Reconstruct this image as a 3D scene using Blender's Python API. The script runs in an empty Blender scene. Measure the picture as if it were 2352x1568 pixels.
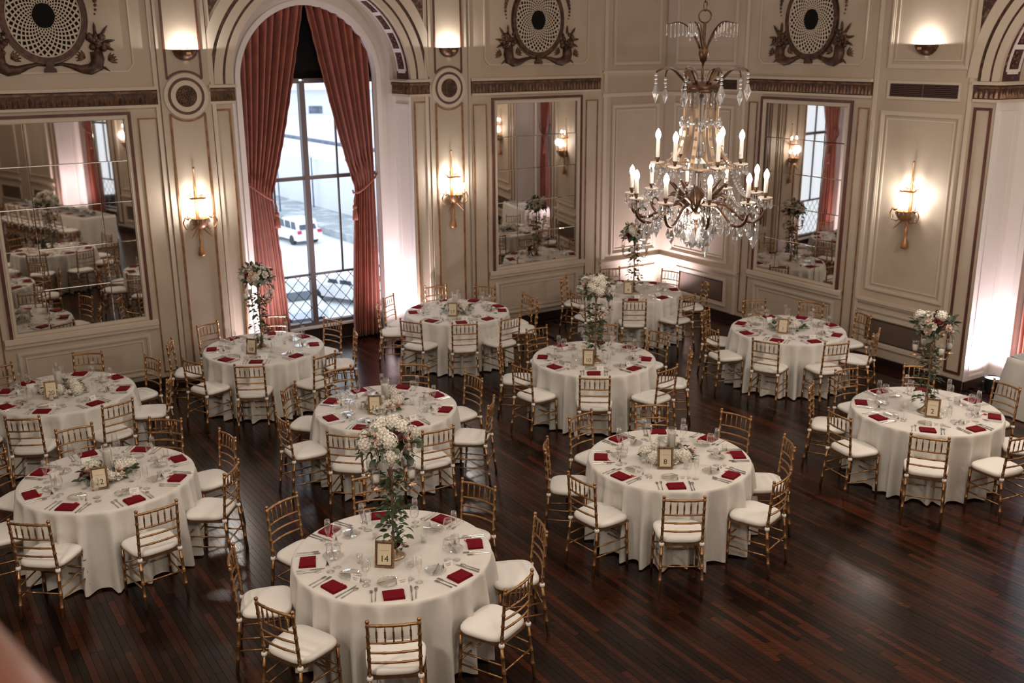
import bpy, bmesh, math, random
from mathutils import Vector, Matrix

# ---------------------------------------------------------------- camera, world, light, exposure
S = bpy.context.scene
COL = S.collection
PI = math.pi
RND = random.Random(7)

cam_d = bpy.data.cameras.new('camera')
cam = bpy.data.objects.new('camera', cam_d)
COL.objects.link(cam)
S.camera = cam
PITCH, ROLL, CAM_H, FPX = math.radians(16.22), math.radians(-0.387), 4.575, 2328.8
_f = Vector((0, math.cos(PITCH), -math.sin(PITCH)))
_u0 = Vector((0, math.sin(PITCH), math.cos(PITCH)))
_x0 = Vector((1, 0, 0))
_c, _s = math.cos(ROLL), math.sin(ROLL)
_r = _x0 * _c + _u0 * _s
_u = -_x0 * _s + _u0 * _c
cam.matrix_world = Matrix(((_r.x, _u.x, -_f.x, 0), (_r.y, _u.y, -_f.y, 0), (_r.z, _u.z, -_f.z, CAM_H), (0, 0, 0, 1)))
cam_d.sensor_fit = 'HORIZONTAL'
cam_d.sensor_width = 36.0
cam_d.lens = 36.0 * FPX / 2352.0
cam_d.clip_start = 0.05
cam_d.clip_end = 600
cam_d.dof.use_dof = True
cam_d.dof.focus_distance = 8.0
cam_d.dof.aperture_fstop = 2.6

S.view_settings.view_transform = 'Standard'
S.view_settings.look = 'None'
S.view_settings.gamma = 1.0
S.view_settings.exposure = 0.12
S.view_settings.use_curve_mapping = False
S.cycles.max_bounces = 9
S.cycles.diffuse_bounces = 3
S.cycles.glossy_bounces = 4
S.cycles.transmission_bounces = 6
S.cycles.transparent_max_bounces = 16
S.cycles.caustics_reflective = False
S.cycles.caustics_refractive = False
S.cycles.sample_clamp_indirect = 4.0
S.cycles.sample_clamp_direct = 0.0

W = bpy.data.worlds.new('overcast_sky')
S.world = W
W.use_nodes = True
_bg = W.node_tree.nodes['Background']
_bg.inputs['Color'].default_value = (0.86, 0.92, 1.0, 1)
_bg.inputs['Strength'].default_value = 2.1

# room frame: corner of the two visible walls, left wall runs along SD, right wall along TD
AL = math.radians(32.708)
CX, CY = 2.7416, 18.5149
SD = Vector((-math.cos(AL), -math.sin(AL), 0))
TD = Vector((math.sin(AL), -math.cos(AL), 0))
ROOM_S, ROOM_T, ROOM_H = 20.1, 20.0, 6.6
def room(s, t, z=0.0):
    return Vector((CX, CY, 0)) + SD * s + TD * t + Vector((0, 0, z))

def lamp(name, kind, loc, power, color, parent=None, **kw):
    d = bpy.data.lights.new(name, kind)
    d.energy = power
    d.color = color
    for k, v in kw.items():
        setattr(d, k, v)
    o = bpy.data.objects.new(name, d)
    o.location = loc
    COL.objects.link(o)
    if parent is not None:
        o.parent = parent
    return o
WARM = (1.0, 0.85, 0.72)
# the ballroom's other chandeliers, outside the frame, and an added soft fill lamp under the ceiling
lamp('chandelier_light', 'POINT', room(2.6, 9.5, 4.2), 240, WARM, shadow_soft_size=0.35)
lamp('chandelier_light', 'POINT', room(13.6, 9.5, 4.2), 300, WARM, shadow_soft_size=0.35)
lamp('chandelier_light', 'POINT', room(10.5, 15.0, 5.9), 240, WARM, shadow_soft_size=0.35)
_a = lamp('ceiling_fill_light', 'AREA', room(8.0, 8.5, ROOM_H - 0.15), 260, (1.0, 0.88, 0.76), shape='RECTANGLE', size=10, size_y=10)
_a.rotation_euler = (0, 0, math.atan2(SD.y, SD.x))

# ---------------------------------------------------------------- materials
def new_mat(name):
    m = bpy.data.materials.new(name)
    m.use_nodes = True
    return m, m.node_tree.nodes, m.node_tree.links
def pbr(name, col, rough=0.5, metal=0.0, noise=None, bump=None, sheen=0.0, coat=0.0, spec=0.5, coord='Object'):
    """noise = (scale, second colour, low, high); bump = (scale, strength)"""
    m, N, L = new_mat(name)
    b = N['Principled BSDF']
    b.inputs['Base Color'].default_value = (*col, 1)
    b.inputs['Roughness'].default_value = rough
    b.inputs['Metallic'].default_value = metal
    b.inputs['Specular IOR Level'].default_value = spec
    if sheen:
        b.inputs['Sheen Weight'].default_value = sheen
    if coat:
        b.inputs['Coat Weight'].default_value = coat
        b.inputs['Coat Roughness'].default_value = 0.15
    tc = N.new('ShaderNodeTexCoord')
    if noise:
        t = N.new('ShaderNodeTexNoise')
        t.inputs['Scale'].default_value = noise[0]
        t.inputs['Detail'].default_value = 4
        L.new(tc.outputs[coord], t.inputs['Vector'])
        r = N.new('ShaderNodeValToRGB')
        r.color_ramp.elements[0].position = noise[2]
        r.color_ramp.elements[1].position = noise[3]
        r.color_ramp.elements[0].color = (*col, 1)
        r.color_ramp.elements[1].color = (*noise[1], 1)
        L.new(t.outputs['Fac'], r.inputs['Fac'])
        L.new(r.outputs['Color'], b.inputs['Base Color'])
    if bump:
        t2 = N.new('ShaderNodeTexNoise')
        t2.inputs['Scale'].default_value = bump[0]
        t2.inputs['Detail'].default_value = 3
        L.new(tc.outputs[coord], t2.inputs['Vector'])
        bp = N.new('ShaderNodeBump')
        bp.inputs['Strength'].default_value = bump[1]
        bp.inputs['Distance'].default_value = 0.01
        L.new(t2.outputs['Fac'], bp.inputs['Height'])
        L.new(bp.outputs['Normal'], b.inputs['Normal'])
    return m
def emit(name, col, strength):
    m, N, L = new_mat(name)
    N.remove(N['Principled BSDF'])
    e = N.new('ShaderNodeEmission')
    e.inputs['Color'].default_value = (*col, 1)
    e.inputs['Strength'].default_value = strength
    L.new(e.outputs[0], N['Material Output'].inputs['Surface'])
    return m
def thin_glass(name, tint=(0.97, 0.98, 0.98), refl=1.0, rough=0.0, lo=0.02):
    m, N, L = new_mat(name)
    N.remove(N['Principled BSDF'])
    tr = N.new('ShaderNodeBsdfTransparent')
    tr.inputs['Color'].default_value = (*tint, 1)
    gl = N.new('ShaderNodeBsdfGlossy')
    gl.inputs['Roughness'].default_value = rough
    gl.inputs['Color'].default_value = (refl, refl, refl, 1)
    lf = N.new('ShaderNodeLayerWeight')
    lf.inputs['Blend'].default_value = 0.5
    lw = N.new('ShaderNodeMath'); lw.operation = 'POWER'; lw.inputs[1].default_value = 2.3
    L.new(lf.outputs['Facing'], lw.inputs[0])
    mr = N.new('ShaderNodeMapRange')
    mr.inputs['To Min'].default_value = lo
    mr.inputs['To Max'].default_value = 0.7
    L.new(lw.outputs[0], mr.inputs['Value'])
    mx = N.new('ShaderNodeMixShader')
    L.new(mr.outputs[0], mx.inputs['Fac'])
    L.new(tr.outputs[0], mx.inputs[1])
    L.new(gl.outputs[0], mx.inputs[2])
    L.new(mx.outputs[0], N['Material Output'].inputs['Surface'])
    return m

M = {}
CREAM = (0.455, 0.375, 0.292)
M['cream'] = pbr('cream_wall_paint', CREAM, 0.55, noise=(1.3, (0.385, 0.305, 0.23), 0.45, 0.75), bump=(60, 0.06))
M['trim'] = pbr('cream_moulding_paint', (0.52, 0.44, 0.352), 0.45, bump=(80, 0.04))
M['white'] = pbr('white_reveal_paint', (0.66, 0.61, 0.57), 0.5)
M['gold'] = pbr('gilt_line_paint', (0.26, 0.125, 0.05), 0.42, 0.25, noise=(9, (0.12, 0.05, 0.025), 0.4, 0.7))
M['darktrim'] = pbr('oxblood_frame_paint', (0.075, 0.022, 0.014), 0.4, noise=(6, (0.12, 0.035, 0.02), 0.45, 0.7))
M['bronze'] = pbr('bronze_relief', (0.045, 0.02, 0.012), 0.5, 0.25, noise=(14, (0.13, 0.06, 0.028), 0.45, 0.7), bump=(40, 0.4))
M['bronzepale'] = pbr('bronze_leaf_relief', (0.17, 0.085, 0.04), 0.45, 0.3, noise=(11, (0.05, 0.022, 0.014), 0.4, 0.65))  # paler bronze for raised leaves and ornaments
M['black'] = pbr('black_void_paint', (0.008, 0.007, 0.007), 0.8, spec=0.1)
M['brocade'] = pbr('brown_brocade_panel', (0.05, 0.022, 0.016), 0.55, 0.1, noise=(16, (0.2, 0.12, 0.06), 0.52, 0.62))
M['maroon'] = pbr('maroon_coffer_paint', (0.045, 0.012, 0.016), 0.5, noise=(18, (0.30, 0.16, 0.14), 0.6, 0.72))
M['mirror'] = pbr('silvered_mirror', (0.62, 0.58, 0.54), 0.02, 1.0)
M['basewood'] = pbr('dark_baseboard_wood', (0.02, 0.010, 0.008), 0.35)
M['curtain'] = pbr('rust_velvet', (0.30, 0.085, 0.048), 0.75, noise=(7, (0.22, 0.06, 0.036), 0.4, 0.7), sheen=0.2)
M['winframe'] = pbr('grey_brown_window_paint', (0.11, 0.085, 0.085), 0.45)
M['lead'] = pbr('leaded_bar', (0.06, 0.06, 0.075), 0.5)
M['winglass'] = thin_glass('window_glass', (0.94, 0.96, 0.98), 0.9)
M['linen'] = pbr('ivory_linen', (0.70, 0.675, 0.625), 0.8, noise=(5, (0.64, 0.61, 0.56), 0.4, 0.7), bump=(140, 0.10), sheen=0.15)
M['cushion'] = pbr('white_cushion_fabric', (0.80, 0.775, 0.73), 0.85, bump=(160, 0.08))
M['chairgold'] = pbr('aged_gold_lacquer', (0.40, 0.225, 0.10), 0.33, 0.8, noise=(22, (0.22, 0.11, 0.05), 0.45, 0.75))
M['nodegold'] = pbr('bright_gold_node', (0.58, 0.36, 0.18), 0.32, 0.5)
M['napkin'] = pbr('crimson_napkin', (0.155, 0.003, 0.010), 0.85, bump=(90, 0.12), spec=0.15)
M['ribbon'] = pbr('scarlet_ribbon', (0.45, 0.02, 0.015), 0.5)
M['silver'] = pbr('polished_silver', (0.62, 0.60, 0.57), 0.26, 1.0)
M['glass'] = thin_glass('clear_glass', (0.985, 0.985, 0.98), 1.0, lo=0.05)
M['plate'] = thin_glass('clear_plate_glass', (0.96, 0.96, 0.955), 1.0, lo=0.03)
M['wax'] = pbr('ivory_candle_wax', (0.90, 0.87, 0.79), 0.5)
M['candle'] = pbr('white_candle_sleeve', (0.85, 0.80, 0.72), 0.4)
M['signgold'] = pbr('antique_gold_frame', (0.33, 0.20, 0.09), 0.38, 0.5, noise=(60, (0.16, 0.085, 0.04), 0.45, 0.65))
M['card'] = pbr('ivory_card', (0.66, 0.56, 0.40), 0.7)
M['whitecard'] = pbr('white_card', (0.80, 0.78, 0.73), 0.7)
M['ink'] = pbr('dark_ink', (0.03, 0.022, 0.02), 0.6)
M['rosewhite'] = pbr('white_petals', (0.82, 0.78, 0.70), 0.7, noise=(30, (0.66, 0.62, 0.50), 0.45, 0.7))
M['roseblush'] = pbr('blush_petals', (0.72, 0.50, 0.40), 0.7, noise=(30, (0.80, 0.66, 0.56), 0.4, 0.7))
M['rosered'] = pbr('burgundy_petals', (0.17, 0.008, 0.014), 0.65, noise=(40, (0.07, 0.004, 0.01), 0.4, 0.7))
M['leaf'] = pbr('deep_green_leaf', (0.03, 0.055, 0.022), 0.5, noise=(20, (0.055, 0.085, 0.035), 0.4, 0.7))
M['leafgrey'] = pbr('eucalyptus_leaf', (0.12, 0.14, 0.105), 0.6, noise=(20, (0.20, 0.21, 0.165), 0.4, 0.7))
M['candelabra'] = pbr('champagne_gold_metal', (0.42, 0.30, 0.20), 0.32, 0.85)
M['antique'] = pbr('antique_bronze_metal', (0.075, 0.036, 0.018), 0.36, 0.6, noise=(20, (0.17, 0.09, 0.045), 0.5, 0.7))
M['warmbronze'] = pbr('warm_gilt_metal', (0.42, 0.28, 0.17), 0.42, 0.55)
m, N, L = new_mat('lead_crystal')
_b = N['Principled BSDF']
_b.inputs['Base Color'].default_value = (1, 1, 1, 1)
_b.inputs['Roughness'].default_value = 0.0
_b.inputs['IOR'].default_value = 1.5
_b.inputs['Transmission Weight'].default_value = 1.0
_tl = N.new('ShaderNodeBsdfTranslucent'); _tl.inputs['Color'].default_value = (1, 1, 1, 1)
_df = N.new('ShaderNodeBsdfDiffuse'); _df.inputs['Color'].default_value = (0.9, 0.9, 0.9, 1)
_m1 = N.new('ShaderNodeMixShader'); _m1.inputs['Fac'].default_value = 0.5
_m2 = N.new('ShaderNodeMixShader'); _m2.inputs['Fac'].default_value = 0.16
L.new(_tl.outputs[0], _m1.inputs[1]); L.new(_df.outputs[0], _m1.inputs[2])
L.new(_b.outputs[0], _m2.inputs[1]); L.new(_m1.outputs[0], _m2.inputs[2])
L.new(_m2.outputs[0], N['Material Output'].inputs['Surface'])
M['crystal'] = m
# old silvered mirrors hung a few degrees off their wall: the turn is in the pane's own normal
def hung_mirror(name, src, ang):
    mm = M[src].copy(); mm.name = name
    nn, ll = mm.node_tree.nodes, mm.node_tree.links
    g = nn.new('ShaderNodeNewGeometry')
    vr = nn.new('ShaderNodeVectorRotate'); vr.rotation_type = 'Z_AXIS'; vr.inputs['Angle'].default_value = math.radians(ang)
    ll.new(g.outputs['Normal'], vr.inputs['Vector'])
    ll.new(vr.outputs['Vector'], nn['Principled BSDF'].inputs['Normal'])
    M[name] = mm
hung_mirror('mirror_turned_a', 'mirror', -6.8)
hung_mirror('mirror_turned_b', 'mirror', 4.2)
M['bulb'] = emit('lit_bulb', (1.0, 0.90, 0.80), 40.0)
M['sbulb'] = emit('lit_sconce_bulb', (1.0, 0.90, 0.80), 60.0)
M['shelllamp'] = emit('lit_shell_lamp', (1.0, 0.90, 0.78), 12.0)
M['uplens'] = emit('lit_uplight_lens', (1.0, 0.90, 0.95), 14.0)
M['blackmetal'] = pbr('black_metal', (0.012, 0.012, 0.013), 0.4)
M['sconcemetal'] = pbr('sconce_gilt', (0.35, 0.17, 0.07), 0.4, 0.5)
M['vent'] = pbr('brown_vent_metal', (0.09, 0.055, 0.045), 0.45, 0.3)
M['grille'] = pbr('grey_brown_grille', (0.20, 0.14, 0.105), 0.45, 0.3)
M['grilleback'] = pbr('grille_backing', (0.035, 0.025, 0.020), 0.7)
M['bobeche'] = pbr('pale_candle_plate', (0.66, 0.55, 0.45), 0.4)
M['cylglass'] = thin_glass('candle_cylinder_glass', (0.99, 0.99, 0.985), 1.0, lo=0.02)
M['mahogany'] = pbr('mahogany_handrail', (0.20, 0.06, 0.025), 0.3, noise=(4, (0.13, 0.035, 0.015), 0.4, 0.7), coat=0.3)
M['ceiling'] = pbr('ceiling_plaster', (0.42, 0.35, 0.28), 0.7)
M['asphalt'] = pbr('pale_wet_asphalt', (0.74, 0.76, 0.80), 0.8, noise=(0.12, (0.66, 0.69, 0.74), 0.4, 0.7), coord='Generated')
M['stonepale'] = pbr('pale_render_facade', (0.80, 0.82, 0.84), 0.8)
M['stonedark'] = pbr('dark_retaining_wall', (0.10, 0.12, 0.17), 0.8, noise=(1.2, (0.22, 0.25, 0.32), 0.45, 0.7))
M['planting'] = pbr('frosted_planting', (0.30, 0.34, 0.36), 0.9, noise=(0.8, (0.52, 0.55, 0.58), 0.45, 0.65))
M['carwhite'] = pbr('white_car_paint', (0.80, 0.81, 0.83), 0.25)
M['carsilver'] = pbr('silver_car_paint', (0.55, 0.58, 0.62), 0.25, 0.3)
M['cardark'] = pbr('dark_blue_car_paint', (0.06, 0.08, 0.13), 0.25)
M['carglass'] = pbr('dark_car_glass', (0.05, 0.065, 0.09), 0.1)
M['tyre'] = pbr('tyre_rubber', (0.03, 0.03, 0.035), 0.8)
M['taillight'] = pbr('red_tail_light', (0.5, 0.02, 0.10), 0.3)
M['globe'] = pbr('white_lamp_globe', (0.9, 0.9, 0.9), 0.4)

# floor planks: colour per plank from the island / object random value, long grain along local X
m, N, L = new_mat('stained_oak_plank')
b = N['Principled BSDF']
geo = N.new('ShaderNodeNewGeometry'); oi = N.new('ShaderNodeObjectInfo'); tc = N.new('ShaderNodeTexCoord')
ad = N.new('ShaderNodeMath'); ad.operation = 'ADD'
L.new(geo.outputs['Random Per Island'], ad.inputs[0]); L.new(oi.outputs['Random'], ad.inputs[1])
fr = N.new('ShaderNodeMath'); fr.operation = 'FRACT'; L.new(ad.outputs[0], fr.inputs[0])
ramp = N.new('ShaderNodeValToRGB'); cr = ramp.color_ramp
cr.elements[0].position = 0.0; cr.elements[0].color = (0.006, 0.0028, 0.0020, 1)
cr.elements[1].position = 1.0; cr.elements[1].color = (0.060, 0.016, 0.0065, 1)
e = cr.elements.new(0.35); e.color = (0.014, 0.0055, 0.0034, 1)
e = cr.elements.new(0.75); e.color = (0.034, 0.0105, 0.0055, 1)
L.new(fr.outputs[0], ramp.inputs['Fac'])
mp = N.new('ShaderNodeMapping'); mp.inputs['Scale'].default_value = (2.0, 40.0, 1.0)
mp.inputs['Rotation'].default_value = (0, 0, -math.atan2(TD.y, TD.x))
L.new(geo.outputs['Position'], mp.inputs['Vector'])
gn = N.new('ShaderNodeTexNoise'); gn.inputs['Scale'].default_value = 3.0; gn.inputs['Detail'].default_value = 5
L.new(mp.outputs[0], gn.inputs['Vector'])
mr = N.new('ShaderNodeMapRange'); mr.inputs['From Min'].default_value = 0.25; mr.inputs['From Max'].default_value = 0.75
mr.inputs['To Min'].default_value = 0.45; mr.inputs['To Max'].default_value = 1.5
L.new(gn.outputs['Fac'], mr.inputs['Value'])
mu = N.new('ShaderNodeMix'); mu.data_type = 'RGBA'; mu.blend_type = 'MULTIPLY'; mu.inputs['Factor'].default_value = 1.0
L.new(ramp.outputs['Color'], mu.inputs['A']); L.new(mr.outputs[0], mu.inputs['B'])
L.new(mu.outputs['Result'], b.inputs['Base Color'])
rr = N.new('ShaderNodeMapRange'); rr.inputs['To Min'].default_value = 0.14; rr.inputs['To Max'].default_value = 0.29; b.inputs['Specular IOR Level'].default_value = 0.37
L.new(gn.outputs['Fac'], rr.inputs['Value']); L.new(rr.outputs[0], b.inputs['Roughness'])
bp = N.new('ShaderNodeBump'); bp.inputs['Strength'].default_value = 0.12; bp.inputs['Distance'].default_value = 0.004
L.new(gn.outputs['Fac'], bp.inputs['Height']); L.new(bp.outputs['Normal'], b.inputs['Normal'])
M['plank'] = m

# ---------------------------------------------------------------- mesh helpers
class MB:
    """collects faces into one mesh"""
    def __init__(self, f=None):
        self.v, self.fa, self.f = [], [], f
    def add(self, vs, fs):
        o = len(self.v)
        if self.f:
            vs = [self.f(*p) for p in vs]
        self.v += [tuple(p) for p in vs]
        self.fa += [tuple(i + o for i in q) for q in fs]
        return self
    def box(self, x0, x1, y0, y1, z0, z1):
        return self.add([(x0, y0, z0), (x1, y0, z0), (x1, y1, z0), (x0, y1, z0), (x0, y0, z1), (x1, y0, z1), (x1, y1, z1), (x0, y1, z1)],
                        [(0, 3, 2, 1), (4, 5, 6, 7), (0, 1, 5, 4), (1, 2, 6, 5), (2, 3, 7, 6), (3, 0, 4, 7)])
    def lathe(self, prof, n=12, c=(0, 0, 0), a0=0.0, a1=2 * PI, cap=True, sx=1.0):
        full = abs(a1 - a0 - 2 * PI) < 1e-6
        k = n if full else n + 1
        vs = []
        for r, z in prof:
            for i in range(k):
                a = a0 + (a1 - a0) * i / n
                vs.append((c[0] + r * math.cos(a) * sx, c[1] + r * math.sin(a), c[2] + z))
        fs = []
        for j in range(len(prof) - 1):
            for i in range(n):
                i2 = (i + 1) % k
                fs.append((j * k + i, j * k + i2, (j + 1) * k + i2, (j + 1) * k + i))
        if cap and full:
            if prof[0][0] > 1e-5:
                fs.append(tuple(range(k))[::-1])
            if prof[-1][0] > 1e-5:
                fs.append(tuple((len(prof) - 1) * k + i for i in range(k)))
        return self.add(vs, fs)
    def tube(self, pts, rad, n=6, cap=True):
        pts = [Vector(p) for p in pts]
        m_ = len(pts)
        if not isinstance(rad, (list, tuple)):
            rad = [rad] * m_
        d0 = (pts[1] - pts[0]).normalized()
        up = Vector((0, 0, 1)) if abs(d0.z) < 0.9 else Vector((0, 1, 0))
        x = d0.cross(up).normalized()
        vs = []
        for i in range(m_):
            a = pts[max(i - 1, 0)]; c = pts[min(i + 1, m_ - 1)]
            d = (c - a)
            d = d.normalized() if d.length > 1e-9 else d0
            x = (x - d * x.dot(d))
            x = x.normalized() if x.length > 1e-6 else d.orthogonal().normalized()
            y = d.cross(x)
            for k in range(n):
                t = 2 * PI * k / n
                vs.append(pts[i] + (x * math.cos(t) + y * math.sin(t)) * rad[i])
        fs = []
        for i in range(m_ - 1):
            for k in range(n):
                k2 = (k + 1) % n
                fs.append((i * n + k, i * n + k2, (i + 1) * n + k2, (i + 1) * n + k))
        if cap:
            fs.append(tuple(range(n))[::-1])
            fs.append(tuple((m_ - 1) * n + k for k in range(n)))
        return self.add(vs, fs)
    def rod(self, p0, p1, prof, n=7):
        """prof = [(t, r)...] along p0->p1"""
        p0, p1 = Vector(p0), Vector(p1)
        d = (p1 - p0).normalized()
        x = d.orthogonal().normalized(); y = d.cross(x)
        vs = []
        for t, r in prof:
            c = p0.lerp(p1, t)
            for k in range(n):
                a = 2 * PI * k / n
                vs.append(c + (x * math.cos(a) + y * math.sin(a)) * r)
        fs = []
        for i in range(len(prof) - 1):
            for k in range(n):
                k2 = (k + 1) % n
                fs.append((i * n + k, i * n + k2, (i + 1) * n + k2, (i + 1) * n + k))
        fs.append(tuple(range(n))[::-1]); fs.append(tuple((len(prof) - 1) * n + k for k in range(n)))
        return self.add(vs, fs)
    def ball(self, c, r, n=8, m_=5, s=(1, 1, 1)):
        vs = [(c[0], c[1], c[2] - r * s[2])]
        for j in range(1, m_):
            ph = -PI / 2 + PI * j / m_
            for i in range(n):
                a = 2 * PI * i / n
                vs.append((c[0] + r * s[0] * math.cos(ph) * math.cos(a), c[1] + r * s[1] * math.cos(ph) * math.sin(a), c[2] + r * s[2] * math.sin(ph)))
        vs.append((c[0], c[1], c[2] + r * s[2]))
        fs = [(0, 1 + (i + 1) % n, 1 + i) for i in range(n)]
        for j in range(m_ - 2):
            for i in range(n):
                i2 = (i + 1) % n
                fs.append((1 + j * n + i, 1 + j * n + i2, 1 + (j + 1) * n + i2, 1 + (j + 1) * n + i))
        t = len(vs) - 1; o = 1 + (m_ - 2) * n
        fs += [(t, o + i, o + (i + 1) % n) for i in range(n)]
        return self.add(vs, fs)
    def poly(self, pts, y0, y1):
        """prism over a polygon in the (x,z) plane, from y0 to y1"""
        n = len(pts)
        vs = [(p[0], y0, p[1]) for p in pts] + [(p[0], y1, p[1]) for p in pts]
        fs = [tuple(range(n))[::-1], tuple(range(n, 2 * n))] + [(i, (i + 1) % n, n + (i + 1) % n, n + i) for i in range(n)]
        return self.add(vs, fs)
    def strip(self, a, b):
        """quads between two point rows"""
        n = len(a)
        return self.add(list(a) + list(b), [(i, i + 1, n + i + 1, n + i) for i in range(n - 1)])
    def band(self, pin, pout, y0, y1):
        """solid band between two (x,z) polylines of equal length, y0..y1"""
        n = len(pin)
        vs = [(p[0], y0, p[1]) for p in pin] + [(p[0], y0, p[1]) for p in pout] + [(p[0], y1, p[1]) for p in pin] + [(p[0], y1, p[1]) for p in pout]
        fs = []
        for i in range(n - 1):
            fs += [(i, i + 1, n + i + 1, n + i), (2 * n + i, 3 * n + i, 3 * n + i + 1, 2 * n + i + 1),
                   (i, 2 * n + i, 2 * n + i + 1, i + 1), (n + i, n + i + 1, 3 * n + i + 1, 3 * n + i)]
        fs += [(0, n, 3 * n, 2 * n), (n - 1, 3 * n - 1, 4 * n - 1, 2 * n - 1)]
        fs[-1] = (n - 1, 2 * n + n - 1, 3 * n + n - 1, n + n - 1)
        return self.add(vs, fs)
    def frame(self, x0, x1, z0, z1, w, y0, y1, bottom=True):
        """mitred rectangular outline, w wide inwards"""
        o = [(x0, z0), (x1, z0), (x1, z1), (x0, z1)]
        i_ = [(x0 + w, z0 + (w if bottom else 0)), (x1 - w, z0 + (w if bottom else 0)), (x1 - w, z1 - w), (x0 + w, z1 - w)]
        for k in range(4):
            if k == 0 and not bottom:
                continue
            k2 = (k + 1) % 4
            self.poly([o[k], o[k2], i_[k2], i_[k]], y0, y1)
        return self
    def build(self, name, mat, parent=None, smooth=False, link=True):
        me = mesh_of(self, name, mat, smooth)
        return obj(name, me, parent) if link else me

def mesh_of(mb, name, mat, smooth=False):
    me = bpy.data.meshes.new(name)
    me.from_pydata(mb.v, [], mb.fa)
    for mm in (mat if isinstance(mat, (list, tuple)) else [mat]):
        me.materials.append(M[mm])
    if smooth:
        me.polygons.foreach_set('use_smooth', [True] * len(me.polygons))
    me.update()
    return me
def obj(name, data, parent=None, loc=None, rotz=None):
    o = bpy.data.objects.new(name, data)
    COL.objects.link(o)
    if parent is not None:
        o.parent = parent
    if loc is not None:
        o.location = loc
    if rotz is not None:
        o.rotation_euler = (0, 0, rotz)
    return o
def tag(o, label, cat, group=None):
    o['label'] = label
    o['category'] = cat
    if group:
        o['group'] = group
    return o
def thing(name, label, cat, loc=(0, 0, 0), rotz=0.0, group=None):
    return tag(obj(name, None, None, loc, rotz), label, cat, group)
def structure(o):
    o['kind'] = 'structure'
    return o
def stuff(o):
    o['kind'] = 'stuff'
    return o
def dup(root, loc, rotz, label=None, cat=None, group=None):
    r = root.copy(); COL.objects.link(r)
    r.location = loc; r.rotation_euler = (0, 0, rotz)
    if label:
        r['label'] = label
    if group:
        r['group'] = group
    for ch in KIDS(root):
        c = ch.copy(); COL.objects.link(c); c.parent = r
        for g in KIDS(ch):
            d = g.copy(); COL.objects.link(d); d.parent = c
    return r
_kid_cache = {}
def KIDS(o):
    k = _kid_cache.get(o.name)
    if k is None:
        k = list(o.children)
        _kid_cache[o.name] = k
    return k
def arc(cx, cz, r, a0, a1, n):
    return [(cx + r * math.cos(a0 + (a1 - a0) * i / n), cz + r * math.sin(a0 + (a1 - a0) * i / n)) for i in range(n + 1)]
T_END = 13.0
# canted wall with a third window, outside the frame and seen in the left mirror
CE, CN, C0 = Vector((0.257, -0.966, 0)).normalized(), Vector((-0.966, -0.257, 0)).normalized(), Vector((4.96, 1.90, 0))
WC = lambda x, y, z: C0 + CE * x + CN * y + Vector((0, 0, z))
_j0, _j1 = room(0, T_END), WC(-4.1, 0, 0)
_je = (_j1 - _j0).normalized(); _jn = Vector((-_je.y, _je.x, 0))
if _jn.dot(Vector((-2, 8, 0)) - _j0) < 0:
    _jn = -_jn
# plan outline of floor and ceiling (the part outside the canted wall is open air)
PLAN = [room(-1.1, -1.1), room(-1.1, T_END + .6), WC(-4.1, -1.15, 0), WC(6.6, -1.15, 0), room(4.0, 21.4), room(ROOM_S + 1.1, 21.4), room(ROOM_S + 1.1, -1.1)]
def plan_slab(z0, z1):
    n = len(PLAN)
    return MB().add([(p.x, p.y, z0) for p in PLAN] + [(p.x, p.y, z1) for p in PLAN], [tuple(range(n))[::-1], tuple(range(n, 2 * n))] + [(i, (i + 1) % n, n + (i + 1) % n, n + i) for i in range(n)])
def open_air(p):
    return (p - C0).dot(CN) < -0.9 and (p - _j0).dot(_jn) < -0.9
# ---------------------------------------------------------------- floor of narrow stained planks
PLW, GAP = 0.0575, 0.0012
def cam_px(p):
    d = Vector(p) - Vector((0, 0, CAM_H))
    z = d.dot(_f)
    if z < 0.2:
        return None
    return (1176 + FPX * d.dot(_r) / z, 784 - FPX * d.dot(_u) / z, z)
planks = []
rp = random.Random(3)
nrow = int((ROOM_S + 2.0) / PLW)
for i in range(nrow):
    s0 = -0.9 + i * PLW
    t = -1.0 - rp.random()
    while t < ROOM_T:
        ln = rp.choice((0.45, 0.6, 0.75, 0.9, 1.1, 1.4))
        t0, t1 = max(t, -0.9), min(t + ln, ROOM_T)
        if t1 > t0 + 0.05 and not ((s0 < 0 and not 6.2 < (t0 + t1) / 2 < 9.2) or (t0 < -0.05 and not 5.0 < s0 < 7.85)):
            if not open_air(room(s0, (t0 + t1) / 2)):
                planks.append((s0, t0, t1))
        t += ln
def plank_area(p):
    c = room(p[0] + PLW / 2, (p[1] + p[2]) / 2)
    q = cam_px(c)
    if q is None or not (-20 < q[0] < 2372 and 0 < q[1] < 1580):
        return 0.0
    return (p[2] - p[1]) / q[2] ** 2 * (CAM_H / q[2])
scored = sorted(planks, key=plank_area, reverse=True)
single = set(scored[:300])
floor = structure(plan_slab(-0.25, -0.022).build('floor', 'basewood'))
rest = MB(room)
for p in planks:
    if p in single:
        continue
    h = rp.uniform(-0.0006, 0.0006)
    x0, x1, y0, y1 = p[0] + GAP, p[0] + PLW - GAP, p[1] + GAP, p[2] - GAP
    rest.add([(x0, y0, -0.022), (x1, y0, -0.022), (x1, y1, -0.022), (x0, y1, -0.022),
              (x0, y0, h), (x1, y0, h), (x1, y1, h), (x0, y1, h)],
             [(4, 5, 6, 7), (0, 1, 5, 4), (1, 2, 6, 5), (2, 3, 7, 6), (3, 0, 4, 7)])
stuff(rest.build('distant_planks', 'plank', floor))
PANG = math.atan2(TD.y, TD.x)
pl_mesh = {}
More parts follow.
